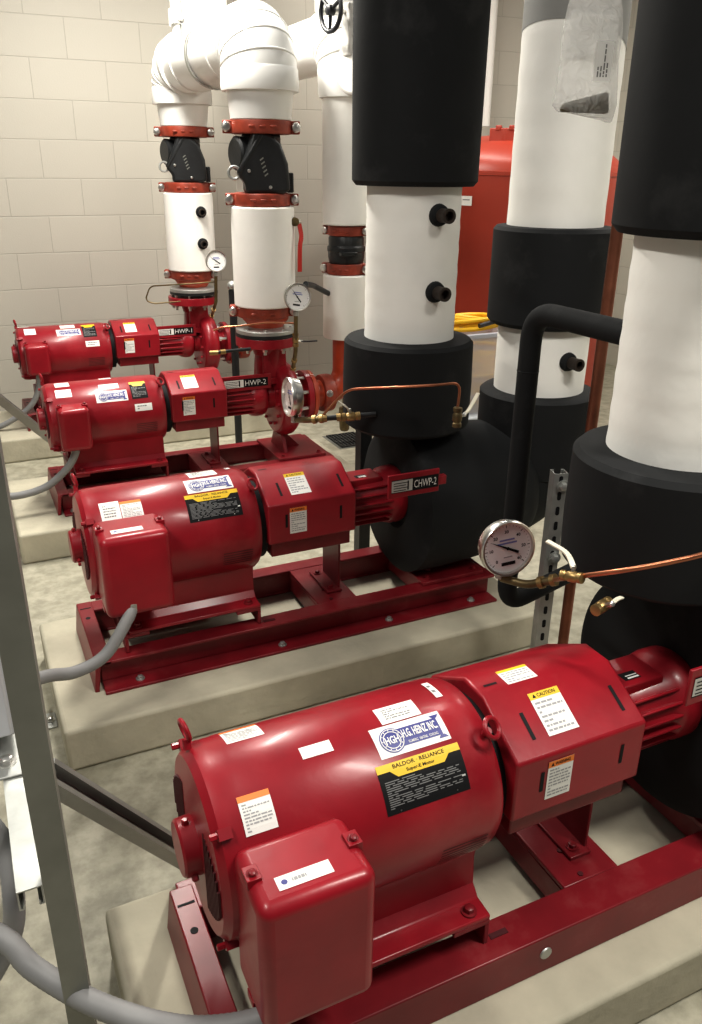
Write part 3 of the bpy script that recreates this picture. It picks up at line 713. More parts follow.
# ---- suction side of the hot water pumps
def hot_suction(X, Y, label, full=True):
    base = (X, Y, .52); root = thing('pipe_riser', label, 'pipe', base, 'suction risers of the two rear pumps')
    zc = .520
    mb = MB(); x0 = 1.566
    mb.lathe([(.07, 0), (.126, 0), (.126, .022), (.07, .022)], (x0, Y, zc), (1, 0, 0), 'orange', 40); mb.build('pipe_flange', root, base, bevel=.003)
    mb = MB(); mb.lathe([(.072, .02), (.070, .10)], (x0, Y, zc), (1, 0, 0), 'orange', 32)
    pts = [Vector((x0+.08, Y, zc))]+[Vector((x0+.10+(X-x0-.10)*math.sin(t), Y, zc+.12*(1-math.cos(t)))) for t in [PI/2*i/10 for i in range(11)]]+[Vector((X, Y, .82))]
    mb.tube(pts, .066, 'orange', 28); mb.build('suction_elbow', root, base)
    mb = MB(); mb.lathe([(.06, 0), (.095, 0), (.098, .015), (.098, .045), (.095, .06), (.06, .06)], (x0+.075, Y, zc), (1, 0, 0), 'coupling', 32)
    hexbolt(mb, (x0+.09, Y-.096, zc+.02), (-.2, -1, .2), .012, .02, 'steel'); mb.build('pipe_coupling', root, base, bevel=.004)
    mb = MB(); mb.lathe([(.07, .805), (.112, .805), (.115, .812), (.114, 1.112), (.108, 1.118), (.07, 1.118)], (X, Y, 0), (0, 0, 1), 'jacket', 48); mb.build('canvas_jacket', root, base)
    coupling(root, 'pipe_coupling', X, Y, 1.145, .096, .052, -.75, 'coupling', base)
    mb = MB(); mb.lathe([(.078, 1.16), (.086, 1.18), (.090, 1.20), (.090, 1.225), (.094, 1.23), (.094, 1.25), (.088, 1.255), (.088, 1.29), (.078, 1.31)], (X, Y, 0), (0, 0, 1), 'iron', 40)
    mb.box((X-.03, Y-.088, 1.222), (.085, .03, .018), 'iron'); mb.build('strainer_body', root, base, bevel=.003)
    coupling(root, 'pipe_coupling', X, Y, 1.325, .092, .046, -.75, 'coupling', base)
    mb = MB(); mb.lathe([(.07, 1.352), (.112, 1.352), (.117, 1.358), (.117, 1.925)], (X, Y, 0), (0, 0, 1), 'jacket', 48); mb.build('canvas_jacket', root, base)
    mb = MB(); mb.lathe([(.117, 1.905), (.132, 1.905), (.134, 1.92), (.140, 2.02)], (X, Y, 0), (0, 0, 1), 'pvc', 48)
    d = 1 if full else -1
    mb.tube([Vector((X, Y, 1.97))]+elbow_arc((X, Y, 2.02), (0, d, 0), .13)+[Vector((X, Y+d*.2, 2.15))], .137, 'pvc', 40)
    for t in (.3, .7, 1.1):
        p = Vector((X, Y, 2.02))+Vector((0, d*.13*(1-math.cos(t)), .13*math.sin(t))); mb.torus(p, (0, d*math.sin(t), math.cos(t)), .137, .007, 'pvc', 40, 8)
    mb.build('elbow_cover', root, base, sharp=40)
    return root
hot_suction(1.787, 3.84, 'slim white riser with a black strainer between two orange couplings')
hot_suction(1.80, 5.22, 'white rear riser half hidden behind the third pump pipes', False)
base = (1.79, 4.53, 2.15); mb = MB(); mb.cyl((1.787, 4.02, 2.15), (1.80, 5.04, 2.15), .125, 'pvc', 40)
tag(mb.build('header_pipe', None, base), 'white overhead pipe joining the two slim suction risers', 'pipe')
base = (1.787, 3.84, 2.15); up = MB(); up.cyl((1.787, 3.90, 2.26), (1.787, 3.90, 3.2), .125, 'pvc', 40)
tag(up.build('branch_pipe', None, base), 'white pipe rising above the slim suction riser', 'pipe')
# gear-operated valve with a black handwheel
base = (1.66, 3.66, 2.20); hv = thing('handwheel_valve', 'black spoked handwheel on a pale valve gear beside the slim white riser', 'valve', base)
cw = Vector((1.605, 3.62, 2.215)); ax = Vector((-1, -.15, 0)).normalized()
mb = MB(); mb.torus(cw, ax, .078, .010, 'handle_black', 36, 10); uu, vv, ww = frame_of(ax)
mb.lathe([(.020, -.012), (.020, .016), (.010, .022)], cw, ax, 'handle_black', 18)
for k in range(3):
    a = 2*PI*k/3+.4; mb.cyl(cw, cw+(uu*math.cos(a)+vv*math.sin(a))*.076, .008, 'handle_black', 8)
mb.build('handwheel', hv, base)
mb = MB(); mb.cyl(cw-ax*.012, cw-ax*.085, .010, 'steel', 12); mb.build('stem', hv, base)
mb = MB(); mb.lathe([(0, -.022), (.10, -.020), (.125, -.008), (.128, .006), (.118, .020), (0, .026)], (1.715, 3.585, 2.02), (-.85, -.25, .1), 'grey_light', 40)
mb.box((1.70, 3.63, 2.15), (.05, .07, .20), 'grey_light'); mb.build('gear_housing', hv, base, bevel=.008)

# ---- insulated chilled water risers
def chilled_discharge(X, Y, k, label, nips, zl=.80, zu=1.566):
    base = (X, Y, .80); root = thing('pipe_riser', label, 'pipe', base, 'big insulated risers over the two front pumps')
    mb = MB(); r_ = .216*k
    mb.lathe([(.1, zl), (r_-.02, zl), (r_, zl+.015), (r_+.002, .95), (r_-.001, 1.085), (r_-.012, 1.097), (.12, 1.104)], (X, Y, 0), (0, 0, 1), 'foam', 72); mb.build('foam_collar', root, base)
    mb = MB(); r_ = .148*k; prof = [(r_*.8, 1.08)]
    for i in range(23): prof.append((r_*(1+.006*math.sin(i*2.1)), 1.085+.0225*i))
    mb.lathe(prof+[(r_*.8, 1.60)], (X, Y, 0), (0, 0, 1), 'jacket', 64); j = mb.build('canvas_jacket', root, base, sharp=60)
    mb = MB(); r_ = .195*k
    mb.lathe([(.12, zu+.006), (r_-.012, zu), (r_, zu+.014), (r_*1.012, 1.95), (r_*1.02, 2.5), (r_*1.02, 3.3)], (X, Y, 0), (0, 0, 1), 'foam', 72); mb.build('foam_sleeve', root, base)
    for dx, z in nips: nipple(j, X+dx, Y, z, .148*k*.97, base)
    return root
chilled_discharge(1.345, 2.39, 1, 'white pipe with two black nipples between black foam collars over the second pump', ((.004, 1.487), (.004, 1.262)))
chilled_discharge(1.280, 1.140, .965, 'white pipe between black foam collars over the front pump, beside the big gauge', (), .842, 1.515)

def casing_cover(X0, X1, Y, z, R, label):
    mb = MB()
    mb.lathe([(.085, .03), (.10, .0), (R*.9, -.004), (R, .012), (R*1.01, .12), (R*.985, .25), (R*.93, X1-X0-.05), (R*.80, X1-X0), (.05, X1-X0)], (X0, Y, z), (1, 0, 0), 'foam', 72)
    base = (X0+.2, Y, z-R)
    o = mb.build('casing_insulation', None, base, sharp=50)
    return tag(o, label, 'insulation', 'foam covered pump casings')
casing_cover(1.312, 1.80, 2.40, .508, .264, 'round black foam cover over the second pump casing, with the tag in front')
casing_cover(1.312, 1.82, 1.100, .520, .285, 'round black foam cover over the front pump casing, behind its shaft housing')

# suction riser of the second pump
X, Y = 1.903, 2.39; base = (X, Y, .52); root = thing('pipe_riser', 'tall white and black insulated riser with one nipple, behind the thin foam pipe', 'pipe', base)
mb = MB(); mb.tube([Vector((1.72, Y, .50))]+[Vector((1.74+.17*math.sin(t), Y, .50+.17*(1-math.cos(t)))) for t in [PI/2*i/10 for i in range(11)]]+[Vector((X, Y, .72))], .195, 'foam', 48); mb.build('foam_elbow', root, base)
mb = MB(); r_ = .213; mb.lathe([(.1, .56), (r_-.015, .56), (r_, .575), (r_, .858), (r_-.012, .868), (.13, .875)], (X, Y, 0), (0, 0, 1), 'foam', 64); mb.build('foam_collar', root, base)
mb = MB(); r_ = .163; mb.lathe([(.12, .85), (r_, .86), (r_*1.006, 1.0), (r_, 1.20)], (X, Y, 0), (0, 0, 1), 'jacket', 64); j = mb.build('canvas_jacket', root, base)
nipple(j, X-.012, Y, 1.000, .160, base)
mb = MB(); r_ = .207; mb.lathe([(.12, 1.116), (r_-.012, 1.110), (r_, 1.124), (r_, 1.425), (r_-.01, 1.437), (.13, 1.442)], (X, Y, 0), (0, 0, 1), 'foam', 64); mb.build('foam_collar', root, base)
mb = MB(); r_ = .163; prof = [(.12, 1.42)]+[(r_*(1+.004*math.sin(i*1.7)), 1.425+.03*i) for i in range(27)]
mb.lathe(prof, (X, Y, 0), (0, 0, 1), 'jacket', 64); mb.build('canvas_jacket', root, base, sharp=60)
# grey upper wrap, cut on a slant
V = []; Fc = []; n = 48
for i in range(n):
    a = 2*PI*i/n; V.append((X+.1645*math.cos(a), Y+.1645*math.sin(a), 1.985-.045*math.cos(a)-.02*math.sin(a)))
for i in range(n):
    a = 2*PI*i/n; V.append((X+.1645*math.cos(a), Y+.1645*math.sin(a), 3.3))
for i in range(n): q = (i+1) % n; Fc.append((i, q, n+q, n+i))
mb = MB(); mb.add(V, Fc, 'grey_jacket'); mb.build('grey_wrap', root, base)

# thin foam-covered bypass line
base = (1.25, 1.615, .50); mb = MB()
pts = fillet([(1.262, 1.20, 1.305), (1.25, 1.615, 1.305), (1.25, 1.615, .50), (1.62, 1.70, .515)], .075, 9)
mb.tube(pts, .0265, 'foam', 24)
for p, d in (((1.25, 1.615, .60), (0, 0, 1)), ((1.40, 1.65, .506), (1, .2, 0)), ((1.25, 1.615, 1.16), (0, 0, 1))): mb.torus(p, d, .0255, .0022, 'foam', 24, 6)
tag(mb.build('insulated_pipe', None, base), 'thin black foam-covered pipe bending down from the white riser to the floor', 'pipe')

# copper lines
mb = MB(); mb.tube([(1.60, 1.75, .02), (1.60, 1.75, 3.2)], .0165, 'copper_dark', 18); tag(mb.build('copper_pipe', None, (1.60, 1.75, .02)), 'tall upright copper pipe behind the perforated strut', 'pipe')
def tubing(pts, r, label, m='copper', rad=.03):
    mb = MB(); mb.tube(fillet(pts, rad, 6), r, m, 12); return tag(mb.build('copper_tube', None, pts[0]), label, 'tube', 'small copper sensing tubes')
tubing([(1.128, 1.290, .760), (.998, 1.095, .888), (1.024, .996, .943), (1.064, .945, .972), (1.104, .894, 1.005), (1.166, .871, 1.027), (1.262, .885, 1.027), (1.275, .95, 1.02)], .005, 'bent copper tube running from the big gauge across the black collar', 'copper', .06)
tubing([(1.00, 2.33, .875), (1.033, 2.300, .928), (1.060, 2.255, .979), (1.148, 2.080, 1.019), (1.246, 2.015, 1.031), (1.319, 2.017, 1.032), (1.308, 2.010, .950)], .0040, 'thin copper tube wrapped across the black collar of the second riser', 'copper', .035)
tubing([(1.430, 3.635, .930), (1.288, 3.640, .942), (1.182, 3.640, .935), (1.085, 3.68, .928), (1.050, 3.70, .912)], .0042, 'thin copper tube at the foot of the third pump riser', 'copper', .03)
tubing([(1.430, 4.95, .960), (1.241, 4.99, .950), (1.074, 5.12, .930), (1.038, 5.12, .850), (1.079, 5.10, .828), (1.238, 5.06, .839)], .0042, 'bent copper tube beside the rear riser, against the block wall', 'bronze', .03)

def ball_valve(p, axis, lever, label, m='handle_cream', r=.016, lw=.012, body='brass'):
    p = Vector(p); axis = Vector(axis).normalized(); root = thing('ball_valve', label, 'valve', p)
    mb = MB(); mb.lathe([(r*.7, -r*2.2), (r*1.0, -r*2.1), (r*1.0, -r*1.3), (r*.8, -r*1.1), (r*1.05, -r*.6), (r*1.05, r*.6), (r*.8, r*1.1), (r, r*1.3), (r, r*2.1), (r*.7, r*2.2)], p, axis, body, 12)
    mb.build('valve_body', root, p)
    L = [Vector(q) for q in lever]; mb = MB()
    mb.cyl(p, L[0], r*.38, 'steel', 10)
    n = (L[1]-L[0]).cross(axis).normalized()
    d0 = L[0]
    pts = fillet(L, .02, 5)
    for a, b in zip(pts, pts[1:]):
        d = (b-a); uu, vv, ww = frame_of(d); RM = Matrix((uu, vv, ww)).transposed(); mb.box((a+b)/2, (lw, lw*.35, d.length*1.05), m, RM)
    hexbolt(mb, L[0], L[0]-p, r*.5, r*.5, 'steel', False)
    mb.build('lever_handle', root, p, bevel=.001); return root
ball_valve((.994, 1.086, .895), (.25, -.85, .2), [(.997, 1.088, .912), (1.002, 1.115, .932), (.984, 1.158, .942)], 'small valve with a pale lever beside the big gauge', r=.011)
ball_valve((1.052, 1.055, .832), (.6, .2, 0), [(1.050, 1.03, .850), (1.062, 1.03, .858), (1.085, 1.04, .852)], 'small brass valve half under the black collar of the front riser', r=.012, lw=.010)
ball_valve((1.303, 2.000, .930), (0, 0, 1), [(1.325, 2.000, .935), (1.345, 2.005, .945), (1.395, 2.035, .985)], 'small valve with a white lever on top of the second black casing cover', r=.014, body='bronze')
ball_valve((1.085, 2.285, .880), (1, -.3, .05), [(1.080, 2.285, .900), (1.068, 2.285, .915), (1.040, 2.30, .935)], 'small valve with a pale lever on the left of the second black collar', r=.014)
ball_valve((1.432, 3.640, .850), (0, 0, 1), [(1.455, 3.625, .845), (1.475, 3.615, .845), (1.525, 3.595, .848)], 'brass valve with a short black lever under the middle gauge', 'handle_black', r=.015, lw=.016)
rv = ball_valve((1.478, 3.78, 1.375), (0, 1, 0), [(1.500, 3.75, 1.375), (1.508, 3.735, 1.31), (1.494, 3.725, 1.27), (1.490, 3.72, 1.155)], 'valve with a long red hanging lever on the white riser', 'handle_red', r=.02, lw=.020, body='bronze')
# pipe nipples with fittings
def fitting(pts, r, label, rings, m='iron'):
    mb = MB(); mb.tube(fillet(pts, .02, 5), r, m, 14)
    for p, d, q in rings: mb.lathe([(r*1.0, -q), (r*1.5, -q), (r*1.5, q), (r*1.0, q)], p, d, 'brass', 12)
    return tag(mb.build('pipe_fitting', None, pts[0]), label, 'pipe fitting')
fitting([(.995, 2.328, .871), (1.165, 2.265, .884)], .0085, 'short black nipple with brass unions left of the second black collar', [((1.005, 2.324, .873), (1, -.4, .1), .012), ((1.050, 2.302, .877), (1, -.4, .1), .007)])
fitting([(1.030, 3.72, .802), (1.102, 3.70, .810), (1.225, 3.70, .812)], .008, 'short black nipple with a brass tip left of the third pump flange', [((1.050, 3.715, .804), (1, -.2, 0), .02), ((1.09, 3.703, .808), (1, 0, 0), .012)])
fitting([(1.470, 3.60, 1.112), (1.55, 3.70, 1.09), (1.690, 3.82, 1.026)], .013, 'short black pipe reaching from the slim riser to the middle gauge', [])

# ------------------------------------------------------------------ gauges
def gauge(c, n, R, label, stem, tilt=0, old=False, nums=True, needle=140):
    c = Vector(c); n = Vector(n).normalized(); base = c-Vector((0, 0, R))
    root = thing('pressure_gauge', label, 'gauge', base, 'round dial pressure gauges')
    mb = MB(); mb.lathe([(0, -.028), (R*.80, -.028), (R*.92, -.024), (R*.95, -.012), (R*.95, -.004), (R, -.002), (R, .010), (R*.97, .013), (R*.90, .012), (R*.885, .004)], c, n, 'steel', 48, caps=False)
    mb.build('gauge_case', root, base)
    up = Vector((0, 0, 1)); U = up.cross(n).normalized(); V = n.cross(U)
    ct, st = math.cos(tilt), math.sin(tilt); U, V = U*ct+V*st, V*ct-U*st
    fn = lambda u, v, h: c+U*u+V*v+n*(h+.0035)
    mb = MB(); mb.disc(fn, 0, 0, R*.90, 0, 'dial_old' if old else 'dial', 48)
    for i in range(31):
        a = math.radians(225-270*i/30); big = i % 5 == 0
        d = Vector((math.cos(a), math.sin(a))); p = Vector((-d.y, d.x))*R*(.012 if big else .006); r0_, r1_ = R*(.74 if big else .79), R*.84
        mb.poly(fn, [tuple(d*r0_-p), tuple(d*r1_-p), tuple(d*r1_+p), tuple(d*r0_+p)], .0006, 'ink')
    if nums:
        for i in range(7):
            a = math.radians(225-45*i); mb.text(fn, str(i*10), R*.60*math.cos(a), R*.60*math.sin(a), R*.12, .0006, 'ink', bold=.02)
    for i, w_ in enumerate((.36, .28)): mb.patch(fn, -R*w_, R*w_, R*(.16+.12*i), R*(.22+.12*i), .0006, 'blue_ink', 1, 1)
    mb.patch(fn, -R*.26, R*.26, -R*.62, -R*.50, .0006, 'ink', 1, 1); mb.patch(fn, -R*.16, R*.16, -R*.34, -R*.30, .0006, 'grey_ink', 1, 1)
    mb.build('dial_face', root, base, smooth=False)
    a = math.radians(needle); d = Vector((math.cos(a), math.sin(a))); p = Vector((-d.y, d.x))
    mb = MB(); mb.poly(fn, [tuple(d*R*.74), tuple(d*R*.1+p*R*.035), tuple(-d*R*.45+p*R*.05), tuple(-d*R*.45-p*R*.05), tuple(d*R*.1-p*R*.035)], .0022, 'ink'); mb.disc(fn, 0, 0, R*.06, .0028, 'ink', 16)
    mb.build('needle', root, base, smooth=False)
    mb = MB(); mb.tube(fillet(stem, .02, 5), .010, 'bronze', 14)
    q = Vector(stem[0]); mb.lathe([(.014, -.010), (.014, .010)], q+Vector((0, 0, -.012)), (0, 0, 1), 'galv', 6)
    if len(stem) > 2:
        for k in (1.0, .55): 
            t = Vector(stem[-2]).lerp(Vector(stem[-1]), k); mb.lathe([(.010, -.006), (.0145, -.006), (.0145, .006), (.010, .006)], t, Vector(stem[-1])-Vector(stem[-2]), 'brass', 12)
    mb.build('gauge_stem', root, base)
    return root
gauge((1.067, 1.393, .808), (-.16, -1, .10), .068, 'big dial gauge standing in front of the thin black foam pipe', [(1.068, 1.41, .745), (1.068, 1.41, .722), (1.097, 1.345, .727), (1.128, 1.290, .760)], .10, needle=152)
gauge((1.428, 3.603, 1.056), (-.12, -1, .08), .064, 'dial gauge at the foot of the white riser with the red lever', [(1.428, 3.62, .99), (1.432, 3.64, .80), (1.440, 3.70, .70)], -.15, nums=False, needle=132)
gauge((1.430, 4.904, 1.086), (-.12, -1, .08), .063, 'dial gauge beside the rearmost white riser, closest to the block wall', [(1.430, 4.92, 1.02), (1.430, 4.95, .84), (1.430, 5.06, .74)], 0, nums=False, needle=145)
gauge((.942, 2.445, .920), (-1, .06, .05), .064, 'dial gauge seen almost edge-on, at the end of the nipple from the second black collar', [(.955, 2.445, .855), (.957, 2.44, .842), (.960, 2.36, .862), (1.00, 2.325, .872)], .1, old=True, nums=False, needle=120)
#@@PIPES>
#@@MISC<
# ------------------------------------------------------------------ struts, rack, conduits
def strut_prof(w=.0206, t=.0026, lip=.008):
    """C-channel outline, open towards +v"""
    g = .0115
    return [(-w, -w), (w, -w), (w, w), (g, w), (g, w-lip), (g+t, w-lip), (g+t, w-t), (w-t, w-t), (w-t, -w+t), (-w+t, -w+t), (-w+t, w-t), (-g-t, w-t), (-g-t, w-lip), (-g, w-lip), (-g, w), (-w, w)]
def strut(name, p0, p1, V, m, label, cat, group=None, parent=None, base=None, slots=False):
    p0 = Vector(p0); p1 = Vector(p1); W = (p1-p0); L = W.length; W.normalize(); V = Vector(V); V = (V-W*V.dot(W)).normalized(); U = V.cross(W)
    mb = MB(); mb.prism(strut_prof(), p0, U, V, W, L, m)
    if slots:
        k = .03
        while k < L-.02:
            fn = lambda u, v, h: p0+W*(k+v)+U*u-V*(.0207+h)
            mb.poly(fn, [(.006*math.cos(a), (.008 if math.sin(a) > 0 else -.008)+.006*math.sin(a)) for a in [2*PI*i/16 for i in range(16)]], .0006, 'ink'); k += .0476
    o = mb.build(name, parent, base if base is not None else p0, sharp=30)
    if label: tag(o, label, cat, group)
    return o
strut('strut_post', (0.0, 1.05, 0), (0.0, 1.05, 2.6), (-1, .1, 0), 'galv_dull', 'dark upright steel strut standing beside the front pump conduit', 'strut')
strut('strut_rail', (-.046, 1.135, .485), (-.046, 2.0, .485), (0, 0, -1), 'galv', 'bright level strut with an open cut end behind the dark post', 'strut')
strut('strut_brace', (.006, 1.245, .648), (.349, 1.48, .024), (-.1, -.45, .85), 'galv_mid', 'sloping strut brace running down behind the front motor', 'strut brace', 'sloping strut braces')
strut('strut_brace', (.02, 4.22, .66), (.494, 4.686, .024), (-.1, -.45, .85), 'galv_mid', 'sloping strut brace running down behind the third motor', 'strut brace', 'sloping strut braces')
strut('strut_post', (1.502, 1.75, 0), (1.502, 1.75, .812), (.35, 1, 0), 'galv', 'perforated galvanised strut beside the upright copper pipe', 'strut', slots=True)
for z in (.775, .545):
    mb = MB(); hexbolt(mb, (1.502, 1.727, z), (-.35, -1, 0), .012, .016, 'galv'); tag(mb.build('strut_bolt', None, (1.502, 1.727, z)), 'hex bolt high on the perforated strut' if z > .7 else 'hex bolt low on the perforated strut', 'bolt')
base = (-.05, 1.50, .506); root = thing('strut_plate', 'flat galvanised fitting plate with one hex bolt on the level strut', 'bracket', base)
mb = MB(); mb.bx(-.14, -.024, 1.43, 1.75, .5062, .5122, 'galv'); mb.build('plate', root, base, bevel=.003)
mb = MB(); hexbolt(mb, (-.055, 1.475, .5122), (0, 0, 1), .012, .014, 'steel'); mb.build('hex_bolt', root, base)
# pale switch box on the rack
base = (-.25, 1.66, .52); root = thing('switch_box', 'pale grey electrical box on the rack behind the dark post', 'electrical box', base)
mb = MB(); mb.bx(-.50, -.028, 1.52, 1.80, .54, 1.22, 'panel'); mb.build('box_body', root, base, bevel=.008)
mb = MB(); mb.bx(-.49, -.036, 1.506, 1.519, .55, 1.21, 'panel'); mb.build('box_door', root, base, bevel=.005)
# clear offcut clip at pad two
base = (.04, 2.30, .0); root = thing('floor_bracket', 'small galvanised bracket on the floor at the corner of the second pad', 'bracket', base)
mb = MB(); mb.bx(.008, .076, 2.26, 2.34, 0, .006, 'galv'); mb.bx(.034, .039, 2.26, 2.34, .006, .10, 'galv'); mb.build('angle_plate', root, base, bevel=.002)
mb = MB(); hexbolt(mb, (.058, 2.30, .006), (0, 0, 1), .009, .012, 'steel'); mb.build('anchor_bolt', root, base)

def conduit(pts, r, label, end=None, ridge=True):
    P = spline(pts, 14); mb = MB(); q = [P[0]]; acc = 0
    # even spacing so that the spiral ridges read
    step = r*.28; out = []
    for a, b in zip(P, P[1:]):
        d = (b-a).length; k = 0
        while acc+ (d-k) >= step:
            k += step-acc; acc = 0; out.append(a.lerp(b, k/d))
        acc += d-k
    out = [P[0]]+out
    rr = [r*(1+(.018 if i % 2 else -.018)) for i in range(len(out))] if ridge else r
    mb.tube(out, rr, 'flex', 20); base = pts[0]
    root = thing('flexible_conduit', label, 'conduit', base, 'grey flexible conduits to the motors')
    mb.build('conduit_hose', root, base, sharp=80)
    if end is not None:
        p = Vector(pts[-1]); d = (p-Vector(pts[-2])).normalized() if end is True else Vector(end).normalized()
        mb = MB(); mb.lathe([(r*1.0, -r*.6), (r*1.25, -r*.6), (r*1.3, r*.6), (r*1.05, r*.7), (r*1.05, r*1.6)], p, d, 'galv', 16); mb.build('hose_connector', root, base)
    return root
conduit([(-.40, 1.36, .42), (-.20, 1.26, .375), (-.106, 1.177, .378), (-.059, 1.114, .345), (.033, .998, .345), (.140, .895, .362), (.245, .845, .380), (.305, .850, .395)], .0195, 'thick grey conduit curving along the floor to the front motor', (.1, .1, 1))
conduit([(-.35, 1.62, .40), (-.15, 1.78, .46), (.041, 1.977, .371), (.133, 2.034, .329), (.220, 2.060, .345), (.297, 2.095, .424), (.318, 2.12, .452)], .0175, 'grey conduit looping over the second pad to the second motor', (.1, .1, 1))
conduit([(-.30, 3.66, .33), (-.002, 3.696, .269), (.097, 3.696, .243), (.229, 3.690, .267), (.324, 3.670, .343), (.368, 3.655, .41), (.380, 3.655, .448)], .0165, 'grey conduit hanging in a low loop below the third motor', (.1, 0, 1))
conduit([(-.25, 5.12, .13), (.060, 5.10, .155), (.208, 5.07, .217), (.308, 5.045, .298), (.36, 5.04, .40), (.366, 5.04, .478)], .0165, 'grey conduit hanging from the farthest motor by the block wall', (0, 0, 1))
conduit([(-.20, 1.40, .62), (-.105, 1.32, .52), (-.080, 1.297, .455), (-.077, 1.248, .400), (-.095, 1.235, .31), (-.16, 1.237, .20), (-.24, 1.28, .06), (-.34, 1.34, .021), (-.55, 1.50, .021)], .0195, 'grey conduit bending down to the floor beside the dark post', None)

# upright black pipe between the rear risers, black leg under the second collar
mb = MB(); mb.cyl((1.443, 4.65, .01), (1.443, 4.65, .95), .022, 'iron', 18); mb.ball((1.443, 4.65, .975), .028, 'galv', 14, 8)
tag(mb.build('stand_pipe', None, (1.443, 4.65, .01)), 'slim black upright pipe between the two rear risers', 'pipe')
mb = MB(); mb.bx(1.375, 1.425, 2.80, 2.85, 0, .86, 'iron'); mb.bx(1.35, 1.45, 2.77, 2.88, 0, .008, 'iron'); tag(mb.build('support_leg', None, (1.40, 2.825, 0)), 'black square support leg behind the second casing cover', 'support leg')

# ------------------------------------------------------------------ floor drain
base = (2.11, 4.50, 0); root = thing('floor_drain', 'black slotted floor drain grate on the concrete floor', 'drain', base)
mb = MB()
for i in range(9): mb.bx(2.02+i*.0235, 2.028+i*.0235, 4.38, 4.62, .001, .012, 'drain')
for y in (4.38, 4.46, 4.54, 4.62): mb.bx(2.02, 2.216, y-.004, y+.004, .001, .012, 'drain')
mb.build('grate', root, base); mb = MB(); mb.bx(2.00, 2.236, 4.36, 4.64, .0005, .002, 'galv_dull'); mb.build('drain_pit', root, base)
mb = MB(); mb.lathe([(.018, .12), (.020, .24), (.034, .245), (.036, .20), (.030, .11), (.024, .10)], (2.055, 4.42, 0), (0, 0, 1), 'bronze', 24); mb.tube(fillet([(2.055, 4.42, .24), (2.055, 4.42, .34), (1.80, 3.93, .46)], .03), .014, 'bronze', 12)
tag(mb.build('drain_spout', None, (2.055, 4.42, .10)), 'tarnished brass spout hanging over the floor drain', 'spout')

# ------------------------------------------------------------------ red expansion tank
TX, TY, TR = 3.47, 4.80, .66; base = (TX, TY, 0); root = thing('expansion_tank', 'large orange-red steel tank with a domed top behind the risers', 'tank', base)
mb = MB(); prof = [(TR*.86, .0), (TR*.86, .10), (TR, .12), (TR, 1.570), (TR+.006, 1.572), (TR+.006, 1.595), (TR, 1.597)]
for i in range(1, 11):
    t = PI/2*i/10; prof.append((TR*math.cos(t) if i < 10 else 0, 1.60+.215*math.sin(t)))
mb.lathe(prof, (TX, TY, 0), (0, 0, 1), 'tank', 72); mb.build('tank_shell', root, base)
for a in (-2.52, -2.32, -1.0):
    d = Vector((math.cos(a), math.sin(a), 0)); p = Vector((TX, TY, 0))+d*TR*.62; RM = Matrix((d, Vector((-d.y, d.x, 0)), (0, 0, 1))).transposed()
    mb = MB(); mb.box(p+Vector((0, 0, 1.790)), (.02, .11, .09), 'tank', RM); mb.box(p+Vector((0, 0, 1.835)), (.03, .035, .03), 'tank', RM); mb.build('lifting_lug', root, base, bevel=.006)
a = -2.70; d = Vector((math.cos(a), math.sin(a), 0)); t_ = Vector((-d.y, d.x, 0)); fn = lambda u, v, h: Vector((TX, TY, 1.40))+d*(TR+.001+h)+t_*u+Vector((0, 0, v))
mb = MB(); mb.patch(fn, 0, .075, 0, .055, .001, 'paper', 1, 1); mb.patch(fn, .01, .06, .03, .036, .002, 'pale_ink', 1, 1); mb.build('label_sticker', root, base, smooth=False)
mb = MB(); mb.cyl((3.86, 5.80, 1.9), (3.86, 5.80, 3.4), .035, 'white_pipe', 20); tag(mb.build('wall_pipe', None, (3.86, 5.80, 1.9)), 'white upright pipe on the block wall above the red tank', 'pipe')

# ------------------------------------------------------------------ plastic bin with yellow cord
cx_, cy_ = 2.43, 3.62; base = (cx_, cy_, 0)
shelf = thing('equipment_crate', 'grey storage crate under the clear bin beside the red tank', 'crate', base)
mb = MB(); mb.bx(cx_-.24, cx_+.24, cy_-.18, cy_+.18, .0, .40, 'panel'); mb.build('crate_body', shelf, base, bevel=.01)
mb = MB(); mb.bx(cx_-.25, cx_+.25, cy_-.19, cy_+.19, .38, .42, 'panel'); mb.build('crate_lid', shelf, base, bevel=.008)
base = (cx_, cy_, .42); root = thing('storage_bin', 'clear plastic bin holding a yellow cord, between the insulated risers', 'bin', base)
mb = MB(); z0, z1 = .425, .84; n = 0
def ring(w, d, z): return [(cx_+sx*w, cy_+sy*d, z) for sx, sy in ((-1, -1), (1, -1), (1, 1), (-1, 1))]
V = ring(.21, .15, z0)+ring(.245, .185, z1)+ring(.240, .180, z1)+ring(.205, .145, z0+.005)
Fc = [(0, 3, 2, 1)]+[(i, (i+1) % 4, 4+(i+1) % 4, 4+i) for i in range(4)]+[(4+i, 4+(i+1) % 4, 8+(i+1) % 4, 8+i) for i in range(4)]+[(8+i, 8+(i+1) % 4, 12+(i+1) % 4, 12+i) for i in range(4)]+[(12, 13, 14, 15)]
mb.add(V, Fc, 'tote'); mb.build('bin_body', root, base, smooth=False)
mb = MB()
for x0, x1, y0, y1 in ((-.262, .262, -.202, -.18), (-.262, .262, .18, .202), (-.262, -.24, -.18, .18), (.24, .262, -.18, .18)): mb.bx(cx_+x0, cx_+x1, cy_+y0, cy_+y1, z1-.012, z1+.012, 'rim')
mb.build('bin_rim', root, base, bevel=.004)
